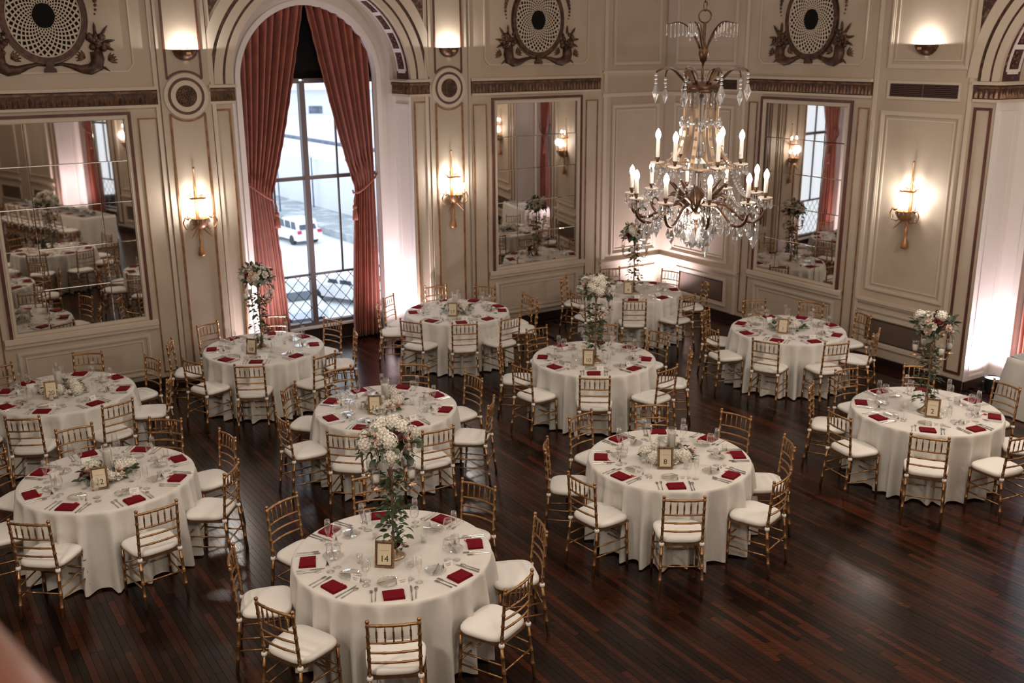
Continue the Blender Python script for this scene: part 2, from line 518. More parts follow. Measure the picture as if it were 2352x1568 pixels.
for p in single:
    ln = round(p[2] - p[1], 2)
    if ln not in pl_mesh:
        pl_mesh[ln] = MB().box(GAP - ln / 2, ln / 2 - GAP, GAP - PLW / 2, PLW / 2 - GAP, -0.022, 0.0).build('plank', 'plank', link=False)
    obj('plank', pl_mesh[ln], floor, room(p[0] + PLW / 2, (p[1] + p[2]) / 2, rp.uniform(-0.0006, 0.0006)), PANG)

# ---------------------------------------------------------------- walls
WL = lambda x, y, z: room(x, y, z)
WR = lambda x, y, z: room(y, x, z)
WB = lambda x, y, z: room(x, ROOM_T - y, z)
WE = lambda x, y, z: room(ROOM_S - y, x, z)
R_OUT, R_IN, SPRING, DEP = 1.37, 1.065, 4.11, 0.57
WIN_L, WIN_R = 6.42, 7.71
def wall_shell(name, F, x0, x1, holes):
    mb = MB(F)
    x = x0
    for c in holes:
        mb.box(x, c - R_OUT, -1.2, 0, 0, ROOM_H)
        a = arc(c, SPRING, R_OUT, 0, PI, 28)
        mb.band(a, [(p[0], ROOM_H) for p in a], -1.2, 0)
        x = c + R_OUT
    mb.box(x, x1, -1.2, 0, 0, ROOM_H)
    return structure(mb.build(name, 'cream'))
wall_left = wall_shell('wall_left', WL, -1.2, ROOM_S + 1.2, [WIN_L])
wall_right = wall_shell('wall_right', WR, 0.0, T_END, [WIN_R])
wall_back = wall_shell('wall_back', WB, 7.6, ROOM_S + 1.2, [])
wall_canted = wall_shell('wall_canted', WC, -4.1, 6.6, [0.0])
WJ = lambda x, y, z: _j0 + _je * x + _jn * y + Vector((0, 0, z))
wall_jog = wall_shell('wall_jog', WJ, 0.0, (_j1 - _j0).length, [])
wall_end = wall_shell('wall_end', WE, 0.0, ROOM_T, [])
ceiling = structure(plan_slab(ROOM_H, ROOM_H + 0.3).build('ceiling', 'ceiling'))

def moulding(F, wall, x0, x1, z0, z1, w=0.05, y=0.022, mat='trim', steps=True, name='moulding', bottom=True):
    mb = MB(F).frame(x0, x1, z0, z1, w, -0.01, y, bottom)
    if steps:
        mb.frame(x0 + w * 0.25, x1 - w * 0.25, z0 + (w * 0.25 if bottom else 0), z1 - w * 0.25, w * 0.4, y - 0.002, y + 0.012, bottom)
    return mb.build(name, mat, wall)
def rail(F, wall, x0, x1, z0, z1, y, mat='trim', name='rail'):
    h = z1 - z0
    mb = MB(F).box(x0, x1, -0.01, y * 0.55, z0, z1).box(x0, x1, -0.01, y, z0 + h * 0.45, z1 - h * 0.1)
    return mb.build(name, mat, wall)
def gilt_strip(F, wall, x0, x1, z0, z1, w=0.026, y=0.014, mat='gold'):
    return MB(F).frame(x0, x1, z0, z1, w, -0.01, y).build('gilt_moulding', mat, wall)
rb = random.Random(11)
def frieze(F, wall, x0, x1, z0, z1, y=0.03):
    base = MB(F).box(x0, x1, -0.01, y, z0, z1).build('frieze', 'bronze', wall)
    mb = MB(F)
    n = max(3, int((x1 - x0) / 0.062))
    st = (x1 - x0) / n
    for i in range(n):
        x = x0 + st * (i + 0.5)
        h = (z1 - z0) * (0.66 if i % 2 == 0 else 0.5)
        zb = z0 + 0.012
        mb.add([(x - st * .42, y, zb), (x + st * .42, y, zb), (x + st * .3, y, zb + h * .7), (x, y, zb + h), (x - st * .3, y, zb + h * .7), (x, y + 0.02, zb + h * .4), (x, y + 0.024, zb + 0.004)],
               [(0, 6, 5, 4), (6, 1, 2, 5), (4, 5, 3), (5, 2, 3), (0, 1, 6)])
    mb.box(x0, x1, y - 0.002, y + 0.018, z1 - 0.045, z1 - 0.02)
    stuff(mb.build('acanthus_leaves', 'bronzepale', base))
    MB(F).box(x0 - 0.01, x1 + 0.01, -0.01, y + 0.045, z1, z1 + 0.022).box(x0 - 0.01, x1 + 0.01, -0.01, y + 0.03, z1 + 0.022, z1 + 0.04).build('cornice', 'trim', wall)
    MB(F).box(x0, x1, -0.01, y + 0.012, z0 - 0.035, z0).build('cornice', 'trim', wall)

def spiral_grille(F, wall, cx, cz, rx=0.475, rz=0.545):
    """round ventilation rosette of two crossing families of spiral bars"""
    def E(r, a, y):
        return (cx + r * rx * math.cos(a), y, cz + r * rz * math.sin(a))
    n = 56
    ring = MB(F)
    for r0, r1, y0, y1 in ((0.91, 1.03, -0.01, 0.035), (1.05, 1.075, -0.01, 0.016)):
        a = [E(r0, 2 * PI * i / n, 0) for i in range(n + 1)]; c = [E(r1, 2 * PI * i / n, 0) for i in range(n + 1)]
        ring.band([(p[0], p[2]) for p in a], [(p[0], p[2]) for p in c], y0, y1)
    g = MB(F).band([(p[0], p[2]) for p in [E(0.001, 2 * PI * i / n, 0) for i in range(n + 1)]], [(p[0], p[2]) for p in [E(0.93, 2 * PI * i / n, 0) for i in range(n + 1)]], -0.01, 0.004).build('rosette_grille', 'black', wall)
    ring.build('ring', 'bronze', g)
    lat = MB(F)
    k = 30
    for sgn, y in ((1, 0.012), (-1, 0.015)):
        for i in range(k):
            pa, pb = [], []
            for j in range(9):
                t = j / 8
                r = 0.26 + (0.91 - 0.26) * t
                a = 2 * PI * i / k + sgn * 1.05 * (1 - (1 - t) ** 1.3)
                hw = 0.031 * (0.30 + 0.62 * t) / r * 1.12
                pa.append(E(r, a - hw, 0)); pb.append(E(r, a + hw, 0))
            lat.band([(p[0], p[2]) for p in pa], [(p[0], p[2]) for p in pb], 0.004, y)
    stuff(lat.build('lattice', 'trim', g))
    rim = MB(F)
    a = [E(0.885, 2 * PI * i / n, 0) for i in range(n + 1)]; c = [E(0.915, 2 * PI * i / n, 0) for i in range(n + 1)]
    rim.band([(p[0], p[2]) for p in a], [(p[0], p[2]) for p in c], 0.0, 0.022)
    rim.build('rim', 'trim', g)
    med = MB(F)
    pts = [E(0.27 * (1 + (0.05 if q % 6 == 0 else 0)), 2 * PI * q / 36, 0) for q in range(36)]
    med.poly([(p[0], p[2]) for p in pts], 0.0, 0.028)
    med.build('medallion', 'black', g)
    foot = MB(F)
    foot.poly([(cx - 0.075, 4.30), (cx + 0.075, 4.30), (cx + 0.065, 4.345), (cx + 0.045, 4.36), (cx + 0.05, 4.44), (cx - 0.05, 4.44), (cx - 0.045, 4.36), (cx - 0.065, 4.345)], -0.01, 0.04)
    foot.build('pedestal', 'bronze', g)
    for sg in (-1, 1):
        horn = MB(F)
        path = [(0.05, 4.385), (0.14, 4.40), (0.25, 4.375), (0.36, 4.335), (0.47, 4.33), (0.555, 4.375), (0.575, 4.46), (0.565, 4.55)]
        w = [0.012, 0.02, 0.032, 0.05, 0.07, 0.085, 0.085, 0.075]
        horn.tube([(cx + sg * p[0], 0.012, p[1]) for p in path], w, 8)
        for dx, dz in ((0.68, 4.33), (0.62, 4.36)):
            horn.tube([(cx + sg * 0.54, 0.012, 4.35), (cx + sg * (dx - 0.03), 0.012, dz + 0.02), (cx + sg * (dx + 0.03), 0.012, dz - 0.03)], [0.02, 0.016, 0.004], 5)
        horn.build('cornucopia', 'bronze', g, True)
        fl = MB(F)
        rr_ = random.Random(int(cx * 10) + sg)
        for q in range(26):
            a, r = rr_.uniform(0, 2 * PI), math.sqrt(rr_.random()) * 0.13
            fl.ball((cx + sg * (0.575 + r * math.cos(a) * 1.05), 0.02, 4.64 + r * math.sin(a) * 0.95), rr_.uniform(0.028, 0.045), 6, 4, (1, 0.7, 1))
        for q, (dx, dz, ln) in enumerate(((-0.10, 0.12, .10), (0.0, 0.15, .10), (0.09, 0.12, .12), (0.13, 0.02, .11), (0.14, -0.06, .08))):
            a = math.atan2(dz, dx)
            fl.tube([(cx + sg * (0.575 + dx * .8), 0.015, 4.65 + dz * .8), (cx + sg * (0.575 + dx + ln * .5 * math.cos(a)), 0.015, 4.65 + dz + ln * .5 * math.sin(a)), (cx + sg * (0.575 + dx + ln * math.cos(a)), 0.015, 4.65 + dz + ln * math.sin(a))], [0.022, 0.018, 0.003], 5)
        stuff(fl.build('carved_flowers', 'bronze', g, True))
        lv = MB(F)
        for bx, bz, sd in ((0.70, 4.44, 1), (0.43, 4.47, -1)):
            for q in range(5):
                a = PI / 2 - sd * (0.25 + q * 0.42)
                ex, ez = bx + 0.10 * math.cos(a) + sd * .02, bz + 0.10 * math.sin(a)
                lv.tube([(cx + sg * bx, 0.008, bz), (cx + sg * (bx + ex) / 2, 0.014, (bz + ez) / 2), (cx + sg * ex, 0.008, ez)], [0.004, 0.019, 0.003], 5)
        stuff(lv.build('carved_leaves', 'bronzepale', g, True))
        sw = MB(F)
        for q in range(9):
            t = q / 8
            sw.ball((cx + sg * (0.52 + 0.10 * math.sin(t * 2.2)), 0.012, 5.42 - t * 0.42), 0.05 * (1 - t * 0.75), 6, 4, (1, 0.5, 1))
        stuff(sw.build('carved_swag', 'bronze', g, True))
    # clipped-corner panel outline
    x0, x1, z0, z1, k_ = cx - 1.02, cx + 1.02, 4.285, 5.70, 0.09
    o = [(x0 + k_, z0), (x1 - k_, z0), (x1, z0 + k_), (x1, z1 - k_), (x1 - k_, z1), (x0 + k_, z1), (x0, z1 - k_), (x0, z0 + k_)]
    q_ = 0.024
    o2 = [(x0 + k_ + q_ * .5, z0 + q_), (x1 - k_ - q_ * .5, z0 + q_), (x1 - q_, z0 + k_ + q_ * .5), (x1 - q_, z1 - k_ - q_ * .5), (x1 - k_ - q_ * .5, z1 - q_), (x0 + k_ + q_ * .5, z1 - q_), (x0 + q_, z1 - k_ - q_ * .5), (x0 + q_, z0 + k_ + q_ * .5)]
    MB(F).band(o + o[:1], o2 + o2[:1], -0.01, 0.014).build('moulding', 'trim', wall)

def mirror_bay(F, wall, c, label, half=1.265, glass='mirror'):
    frieze(F, wall, c - half, c + half, 3.87, 4.06)
    for sg in (-1, 1):
        x0, x1 = sorted((c + sg * 0.985, c + sg * (half - 0.025)))
        gilt_strip(F, wall, x0, x1, 0.2, 3.70, 0.017, 0.012)
    rail(F, wall, c - 0.97, c + 0.97, 0.86, 0.985, 0.07, name='ledge')
    moulding(F, wall, c - 0.84, c + 0.84, 0.20, 0.79, 0.05)
    moulding(F, wall, c - 0.75, c + 0.75, 0.28, 0.71, 0.022, 0.014, steps=False)
    mo = thing('wall_mirror', label, 'mirror', F(c, 0.0, 0.985), 0.0, 'tall framed wall mirrors')
    inv = mo.location.copy()
    G = lambda x, y, z: F(x, y, z) - inv
    MB(G).frame(c - 0.895, c + 0.895, 0.985, 3.79, 0.038, 0.0, 0.035, False).build('outer_frame', 'darktrim', mo)
    mb = MB(G).frame(c - 0.857, c + 0.857, 0.985, 3.752, 0.055, 0.0, 0.024)
    mb.frame(c - 0.835, c + 0.835, 1.0, 3.73, 0.018, 0.02, 0.036)
    mb.build('inner_frame', 'trim', mo)
    xs = [c - 0.802, c - 0.41, c + 0.41, c + 0.802]
    z0, z1 = 1.04, 3.697
    rm = random.Random(int(c * 100))
    for i in range(3):
        for j in range(5):
            a, b_ = xs[i], xs[i + 1]
            q0, q1 = z0 + (z1 - z0) * j / 5, z0 + (z1 - z0) * (j + 1) / 5
            w = 0.007
            e = [rm.uniform(-0.0003, 0.0003) for _ in range(4)]
            pm = MB(G).add([(a, 0.002, q0), (b_, 0.002, q0), (b_, 0.002, q1), (a, 0.002, q1),
                            (a + w, 0.0038 + e[0], q0 + w), (b_ - w, 0.0038 + e[1], q0 + w), (b_ - w, 0.0038 + e[1] + e[2] - e[0], q1 - w), (a + w, 0.0038 + e[2], q1 - w)],
                           [(0, 1, 5, 4), (1, 2, 6, 5), (2, 3, 7, 6), (3, 0, 4, 7), (4, 5, 6, 7)])
            pm.build('mirror_pane', glass, mo)
    return mo

def pilaster(F, wall, c):
    MB(F).box(c - 0.33, c + 0.33, -0.01, 0.035, 0.13, ROOM_H).build('pilaster', 'cream', wall)
    G = lambda x, y, z: F(x, y + 0.035, z)
    hw = 0.243
    mb = MB(G)
    w = 0.026
    for sg in (-1, 1):
        a, b_ = sorted((c + sg * hw, c + sg * (hw - w)))
        mb.box(a, b_, -0.01, 0.014, 0.2, 3.735)
    mb.box(c - hw, c + hw, -0.01, 0.014, 0.2, 0.226)
    a0 = math.acos(min(1, hw / 0.335))
    mb.band(arc(c, 3.965, 0.335, PI + a0, 2 * PI - a0, 16), arc(c, 3.965, 0.312, PI + a0, 2 * PI - a0, 16), -0.01, 0.014)
    mb.build('gilt_moulding', 'gold', wall)
    mb = MB(G)
    for sg in (-1, 1):
        a, b_ = sorted((c + sg * hw, c + sg * (hw - w)))
        mb.box(a, b_, -0.01, 0.014, 4.195, ROOM_H - 0.3)
    mb.band(arc(c, 3.965, 0.335, a0, PI - a0, 16), arc(c, 3.965, 0.308, a0, PI - a0, 16), -0.01, 0.014)
    mb.build('gilt_moulding', 'darktrim', wall)
    ro = MB(G).band(arc(c, 3.965, 0.295, 0, 2 * PI, 40), arc(c, 3.965, 0.243, 0, 2 * PI, 40), -0.01, 0.018).build('roundel', 'trim', wall)
    MB(G).band(arc(c, 3.965, 0.243, 0, 2 * PI, 40), arc(c, 3.965, 0.205, 0, 2 * PI, 40), -0.01, 0.010).build('ring', 'darktrim', ro)
    MB(G).band(arc(c, 3.965, 0.205, 0, 2 * PI, 40), arc(c, 3.965, 0.142, 0, 2 * PI, 40), -0.01, 0.022).build('ring', 'trim', ro)
    dm = MB(G)
    dm.poly(arc(c, 3.965, 0.142, 0, 2 * PI, 32)[:-1], -0.01, 0.012)
    for q in range(40):
        r, a = 0.125 * math.sqrt((q + .5) / 40), q * 2.39996
        dm.ball((c + r * math.cos(a), 0.012, 3.965 + r * math.sin(a)), 0.013, 5, 3)
    dm.build('boss', 'bronze', ro)
    for sg in (-1, 1):
        MB(F).box(*sorted((c + sg * 0.345, c + sg * 0.40)), -0.01, 0.02, 0.13, ROOM_H).build('batten', 'trim', wall)

def arch_window(idx, F, wall, c, dark_strip=False):
    """wall trim round one arched window, its reveal, frame, glass"""
    # narrow gilt strips and imposts beside the opening, wrapping into the reveal
    sm, gw = ('darktrim', 0.034) if dark_strip else ('gold', 0.024)
    for sg in (-1, 1):
        x0, x1 = sorted((c + sg * (R_OUT + 0.045), c + sg * (R_OUT + 0.30)))
        gilt_strip(F, wall, x0, x1, 0.2, 3.78, gw, 0.014, sm)
        a, b_ = sorted((c + sg * (R_OUT - 0.03), c + sg * (R_OUT + 0.32)))
        frieze(F, wall, a, b_, 3.885, 4.065)
        # the same impost turned into the reveal
        RF = (lambda sg_: (lambda x, y, z: F(c + sg_ * (R_OUT - y), -x, z)))(sg)
        frieze(RF, wall, 0.0, DEP, 3.885, 4.065)
        MB(RF).frame(0.10, DEP - 0.10, 0.16, 3.70, 0.03, -0.01, 0.016).build('moulding', 'white', wall)
        MB(RF).box(0.0, DEP, -0.01, 0.006, 0.0, 3.86).build('reveal_panel', 'white', wall)
        MB(RF).box(0.0, DEP, -0.01, 0.03, 0.0, 0.12).build('skirting', 'basewood', wall)
        MB(RF).box(0.07, DEP - 0.08, -0.01, 0.035, 3.70, 3.74).build('moulding', 'white', wall)
    # archivolt rings on the wall face
    n = 40
    MB(F).band(arc(c, SPRING, R_OUT, 0, PI, n), arc(c, SPRING, 1.46, 0, PI, n), -0.01, 0.03).build('archivolt', 'trim', wall)
    MB(F).band(arc(c, SPRING, 1.46, 0, PI, n), arc(c, SPRING, 1.495, 0, PI, n), -0.01, 0.018).build('archivolt', 'bronze', wall)
    MB(F).band(arc(c, SPRING, 1.495, 0, PI, n), arc(c, SPRING, 1.61, 0, PI, n), -0.01, 0.03).build('archivolt', 'trim', wall)
    MB(F).band(arc(c, SPRING, 1.61, 0, PI, n), arc(c, SPRING, 1.66, 0, PI, n), -0.01, 0.018).build('archivolt', 'bronze', wall)
    MB(F).band(arc(c, SPRING, 1.66, 0.02, PI - 0.02, n), arc(c, SPRING, 1.80, 0.02, PI - 0.02, n), -0.01, 0.03).build('archivolt', 'trim', wall)
    for sg in (-1, 1):
        ps = [(c + sg * 1.715, ROOM_H - .35)] + [(c + sg * min(1.715, 1.83 * math.cos(a)), SPRING + 1.83 * math.sin(a)) for a in [0.36 + (PI / 2 - 0.5) * q / 12 for q in range(13)]] + [(c + sg * 0.4, ROOM_H - .35)]
        MB(F).poly(ps, -0.01, 0.012).build('spandrel_panel', 'brocade', wall)
    # soffit: dark band, white rails and bars, maroon coffers
    def sof(r, a, y):
        return F(c + r * math.cos(a), -y, SPRING + r * math.sin(a))
    def sof_strip(y0, y1, r0, r1, a0, a1, k):
        mb = MB()
        rows = [[sof(r, a0 + (a1 - a0) * i / k, y) for i in range(k + 1)] for r, y in ((r1, y0), (r0, y0), (r0, y1), (r1, y1))]
        for q in range(4):
            mb.strip(rows[q], rows[(q + 1) % 4])
        for e in (0, k):
            mb.add([rows[q][e] for q in range(4)], [(0, 1, 2, 3)])
        return mb
    sf = sof_strip(0.05, 0.42, R_OUT - 0.008, R_OUT + 0.01, 0.0, PI, 40).build('soffit_band', 'maroon', wall)
    for y0, y1 in ((0.09, 0.125), (0.345, 0.38)):
        sof_strip(y0, y1, R_OUT - 0.022, R_OUT, 0.085, PI - 0.085, 40).build('soffit_rail', 'white', sf)
    k = 13
    for i in range(k + 1):
        a = 0.085 + (PI - 0.17) * i / k
        sof_strip(0.125, 0.345, R_OUT - 0.022, R_OUT, a - 0.022, a + 0.022, 2).build('soffit_bar', 'white', sf)
        if i < k:
            am = a + (PI - 0.17) / k / 2
            mb = MB()
            for q in range(5):
                p = sof(R_OUT - 0.01, am + (q - 2) * 0.03, 0.235 + (0.03 if q % 2 else -0.03))
                mb.ball(p, 0.022, 5, 4)
            mb.build('soffit_ornament', 'bronzepale', sf, True)
    MB(F).band(arc(c, SPRING, R_IN, 0, PI, n), arc(c, SPRING, R_OUT + .01, 0, PI, n), -DEP - 0.15, -DEP).build('inner_arch', 'white', wall)
    MB(F).band(arc(c, SPRING, R_IN, 0, PI, n), arc(c, SPRING, R_IN + 0.075, 0, PI, n), -DEP - 0.01, -DEP + 0.035).build('inner_arch', 'white', wall)
    for sg in (-1, 1):
        MB(F).box(*sorted((c + sg * R_IN, c + sg * (R_OUT + .01))), -DEP - 0.15, -DEP, 0, SPRING).build('inner_jamb', 'white', wall)
        MB(F).box(*sorted((c + sg * R_IN, c + sg * (R_IN + 0.075))), -DEP - 0.01, -DEP + 0.035, 0, SPRING).build('inner_jamb', 'white', wall)
    # the window itself
    yw = -0.97
    win = structure(MB(F).box(c - R_OUT, c + R_OUT, -1.2, yw + 0.05, 0.0, 0.24).build('window_%d' % idx, 'basewood'))
    MB(F).box(c - R_OUT, c + R_OUT, yw - 0.06, yw + 0.14, 0.24, 0.275).build('sill', 'white', win)
    MB(F).box(c - 0.042, c + 0.042, yw - 0.05, yw + 0.05, 0.275, 4.09).build('mullion', 'winframe', win)
    for x in (-1.3, 1.3):
        MB(F).box(c + x - 0.07, c + x + 0.07, yw - 0.05, yw + 0.05, 0.275, 4.11).build('jamb', 'winframe', win)
    for z0, z1, d in ((0.275, 0.325, 0.05), (1.085, 1.115, 0.03), (2.605, 2.66, 0.04), (4.06, 4.13, 0.05)):
        for sg in (-1, 1):
            MB(F).box(*sorted((c + sg * 0.042, c + sg * 1.23)), yw - d, yw + d, z0, z1).build('transom', 'winframe', win)
    for sg in (-1, 1):
        MB(F).box(c + sg * 0.53 - 0.012, c + sg * 0.53 + 0.012, yw - 0.018, yw + 0.018, 1.115, 4.06).build('muntin', 'winframe', win)
        for x0, x1 in ((0.042, 0.53), (0.53, 1.23)):
            for z0, z1 in ((1.115, 2.605), (2.66, 4.06)):
                MB(F).box(*sorted((c + sg * x0, c + sg * x1)), yw - 0.003, yw + 0.003, z0, z1).build('pane', 'winglass', win)
        MB(F).box(*sorted((c + sg * 0.042, c + sg * 1.23)), yw - 0.003, yw + 0.003, 0.325, 1.085).build('pane', 'winglass', win)
        lead = MB(F)
        X0, X1, Z0, Z1 = 0.042, 1.23, 0.325, 1.085
        for fam in (1, -1):
            for q in range(-5, 14):
                # line z = Z0 + fam*1.15*(x - xs)
                xs_ = X0 + q * 0.205
                pts = []
                for x in (X0, X1):
                    z = Z0 + fam * 1.15 * (x - xs_)
                    pts.append((x, z))
                (xa, za), (xb, zb) = pts
                if fam == -1:
                    pass
                def clip(z):
                    return xa + (z - za) * (xb - xa) / (zb - za)
                ps = [(x, z) for x, z in pts if Z0 <= z <= Z1]
                for z in (Z0, Z1):
                    x = clip(z)
                    if X0 < x < X1:
                        ps.append((x, z))
                if len(ps) >= 2:
                    ps.sort()
                    lead.tube([(c + sg * ps[0][0], yw + 0.008, ps[0][1]), (c + sg * ps[-1][0], yw + 0.008, ps[-1][1])], 0.0055, 4)
        lead.build('lead_lattice', 'lead', win)
    a = arc(c, SPRING, R_OUT, 0, PI, 24)
    MB(F).band([(p[0], 4.12) for p in a], a, -1.15, yw + 0.02).build('lunette_board', 'black', win)
    return win

def curtain(F, c, sg, label, group):
    """one velvet drape tied back at the jamb; sg = side"""
    cu = thing('curtain', label, 'curtain', F(c + sg * 0.75, -0.72, 0.0), 0.0, group)
    inv = cu.location.copy()
    G = lambda x, y, z: F(x, y, z) - inv
    nu, nv = 150, 46
    TIE = 2.44
    rc = random.Random(5 if sg > 0 else 6)
    ph = [rc.uniform(0, 6.28) for _ in range(4)]
    rows = []
    for j in range(nv + 1):
        v = j / nv
        row = []
        for i in range(nu + 1):
            u = i / nu                      # 0 outer, 1 inner
            xt = 1.05 * (1 - u) + 0.0 * u
            zt = SPRING + math.sqrt(max(0.0, 1.06 ** 2 - xt * xt)) + 0.02
            xm = 1.04 - 0.36 * u
            xb = 1.05 - 0.50 * u - 0.05 * math.sin(u * PI)
            zm = TIE + 0.20 * (1 - u) - 0.03 * u
            if v < 0.6:
                t = v / 0.6
                z = zt + (zm - zt) * t
                k = t ** 1.0
                x = xt + (xm - xt) * (k * 0.86 + 0.14 * k * k * k)
            else:
                t = (v - 0.6) / 0.4
                z = zm + (0.04 - zm) * t
                x = xm + (xb - xm) * min(1, t * 1.15) ** 0.75
            g = abs(z - TIE)
            amp = 0.060 * (0.45 + 0.55 * min(1, g / 0.9))
            w = math.sin(u * 2 * PI * 8.5 + ph[0] + 0.5 * math.sin(v * 3 + ph[1])) + 0.35 * math.sin(u * 2 * PI * 5.0 + ph[2] + v * 1.5)
            y = -0.70 + amp * w
            if u > 0.97:
                x -= 0.006 * math.sin(v * 190)
            if u > 0.93:
                y += 0.03
            row.append((c + sg * x, y, z))
        rows.append(row)
    mb = MB(G)
    mb.add([p for r in rows for p in r], [(j * (nu + 1) + i, j * (nu + 1) + i + 1, (j + 1) * (nu + 1) + i + 1, (j + 1) * (nu + 1) + i) for j in range(nv) for i in range(nu)])
    dr = mb.build('drape', 'curtain', cu, True)
    so = dr.modifiers.new('thickness', 'SOLIDIFY')
    so.thickness = 0.006
    pts = [(1.055, 2.66, -0.66), (1.0, 2.61, -0.60), (0.9, 2.53, -0.585), (0.8, 2.45, -0.585), (0.7, 2.39, -0.60), (0.655, 2.38, -0.68), (0.69, 2.40, -0.78)]
    tb = MB(G).tube([(c + sg * x, y, z) for x, z, y in pts], 0.017, 7).build('tieback', 'curtain', cu, True)
    MB(G).tube([(c + sg * 0.66, -0.62, 2.37), (c + sg * 0.63, -0.62, 2.26), (c + sg * 0.635, -0.62, 2.20)], 0.012, 6).lathe([(0.004, 2.21), (0.03, 2.19), (0.034, 2.15), (0.022, 2.125), (0.035, 2.11), (0.042, 2.0), (0.046, 1.96)], 9, (c + sg * 0.635, -0.62, 0)).build('tassel', 'curtain', tb, True)
    return cu

# --- left wall
structure(MB(WL).box(0, WIN_L - R_OUT, 0, 0.03, 0, 0.13).box(WIN_L + R_OUT, ROOM_S, 0, 0.03, 0, 0.13).build('baseboard_left', 'basewood'))
structure(MB(WR).box(0, WIN_R - R_OUT, 0, 0.03, 0, 0.13).box(WIN_R + R_OUT, T_END, 0, 0.03, 0, 0.13).build('baseboard_right', 'basewood'))
structure(MB(WC).box(-4.1, -R_OUT, 0, 0.03, 0, 0.13).box(R_OUT, 6.6, 0, 0.03, 0, 0.13).build('baseboard_canted', 'basewood'))
mirror_bay(WL, wall_left, 10.065, 'largest wall mirror, left of the curtained window, reflecting rows of tables')
mirror_bay(WL, wall_left, 2.725, 'wall mirror right of the curtained window, reflecting a flower-topped candelabrum', glass='mirror_turned_a')
spiral_grille(WL, wall_left, 10.065, 4.975)
spiral_grille(WL, wall_left, 2.725, 4.975)
pilaster(WL, wall_left, 8.43)
pilaster(WL, wall_left, 4.41)
arch_window(1, WL, wall_left, WIN_L)
curtain(WL, WIN_L, 1, 'rust velvet curtain, left drape of the tall window, tied back with cord and tassel', 'curtains of the tall window')
curtain(WL, WIN_L, -1, 'rust velvet curtain, right drape of the tall window, tied back with cord and tassel', 'curtains of the tall window')
# corner bays
moulding(WL, wall_left, 0.12, 1.18, 0.965, 3.60, 0.055)
moulding(WL, wall_left, 0.21, 1.09, 1.055, 3.51, 0.02, 0.012, steps=False)
moulding(WL, wall_left, 0.12, 1.18, 4.26, 6.1, 0.055)
moulding(WL, wall_left, 0.12, 1.18, 0.20, 0.70, 0.04)
rail(WL, wall_left, 0, 1.40, 0.80, 0.88, 0.06, name='chair_rail')
rail(WL, wall_left, 0, 1.40, 3.73, 3.80, 0.04)
rail(WL, wall_left, 0, 1.40, 4.12, 4.17, 0.035)
for x in (1.30, 4.02):
    MB(WL).box(x, x + 0.07, -0.01, 0.02, 0.13, ROOM_H).build('batten', 'trim', wall_left)
# --- right wall
mirror_bay(WR, wall_right, 3.235, 'narrow-looking wall mirror on the right wall, reflecting a window and greenery', 1.2, 'mirror_turned_b')
spiral_grille(WR, wall_right, 3.235, 4.93)
arch_window(2, WR, wall_right, WIN_R, True)
curtain(WR, WIN_R, -1, 'rust velvet curtain at the right edge of the photo, behind the white side table', 'curtains of the right window')
curtain(WR, WIN_R, 1, 'rust velvet curtain of the right window, on its far side from the corner', 'curtains of the right window')
def vent(F, wall, x0, x1, z0, z1):
    v = MB(F).frame(x0 - 0.04, x1 + 0.04, z0 - 0.035, z1 + 0.035, 0.035, -0.01, 0.02).build('air_vent', 'trim', wall)
    MB(F).box(x0, x1, -0.01, 0.002, z0, z1).build('backing', 'black', v)
    for i in range(7):
        z = z0 + (z1 - z0) * (i + 0.5) / 7
        MB(F).add([(x0, 0.002, z + 0.008), (x1, 0.002, z + 0.008), (x1, 0.016, z - 0.008), (x0, 0.016, z - 0.008), (x0, 0.004, z + 0.011), (x1, 0.004, z + 0.011)],
                  [(0, 1, 2, 3), (4, 5, 2, 3), (0, 1, 5, 4)]).build('slat', 'vent', v)
    xm = (x0 + x1) / 2
    MB(F).box(xm - 0.012, xm + 0.012, 0.0, 0.02, z0, z1).build('divider', 'vent', v)
def radiator_grille(F, wall, x0, x1, z0, z1):
    v = MB(F).frame(x0 - 0.10, x1 + 0.10, z0 - 0.09, z1 + 0.09, 0.05, -0.01, 0.025).build('radiator_grille', 'trim', wall)
    MB(F).box(x0 - 0.02, x1 + 0.02, -0.01, 0.002, z0 - 0.02, z1 + 0.02).build('backing', 'grilleback', v)
    mb = MB(F)
    n = int((x1 - x0) / 0.03)
    h = z1 - z0
    for fam in (1, -1):
        for q in range(-12, n + 13):
            xa = x0 + q * 0.03
            xb = xa + fam * h
            za, zb = z0, z1
            for lim in (x0, x1):
                pass
            def cl(x, z, x_, z_):
                if x < x0:
                    return (x0, z + (x0 - x) * (z_ - z) / (x_ - x))
                if x > x1:
                    return (x1, z + (x1 - x) * (z_ - z) / (x_ - x))
                return (x, z)
            if max(xa, xb) <= x0 or min(xa, xb) >= x1:
                continue
            p, r = cl(xa, za, xb, zb), cl(xb, zb, xa, za)
            d = 0.0068
            mb.add([(p[0] - d, 0.006 + fam * .001, p[1]), (p[0] + d, 0.006 + fam * .001, p[1]), (r[0] + d, 0.006 + fam * .001, r[1]), (r[0] - d, 0.006 + fam * .001, r[1])], [(0, 1, 2, 3)])
    stuff(mb.build('wire_mesh', 'grille', v))
moulding(WR, wall_right, 0.29, 1.74, 0.965, 3.62, 0.055)
moulding(WR, wall_right, 0.38, 1.65, 1.055, 3.53, 0.02, 0.012, steps=False)
moulding(WR, wall_right, 0.29, 1.74, 4.26, 6.1, 0.055)
rail(WR, wall_right, 0, 2.03, 0.80, 0.88, 0.06, name='chair_rail')
rail(WR, wall_right, 0, 2.03, 3.73, 3.80, 0.04)
rail(WR, wall_right, 0, 2.03, 4.12, 4.17, 0.035)
radiator_grille(WR, wall_right, 0.58, 1.66, 0.31, 0.63)
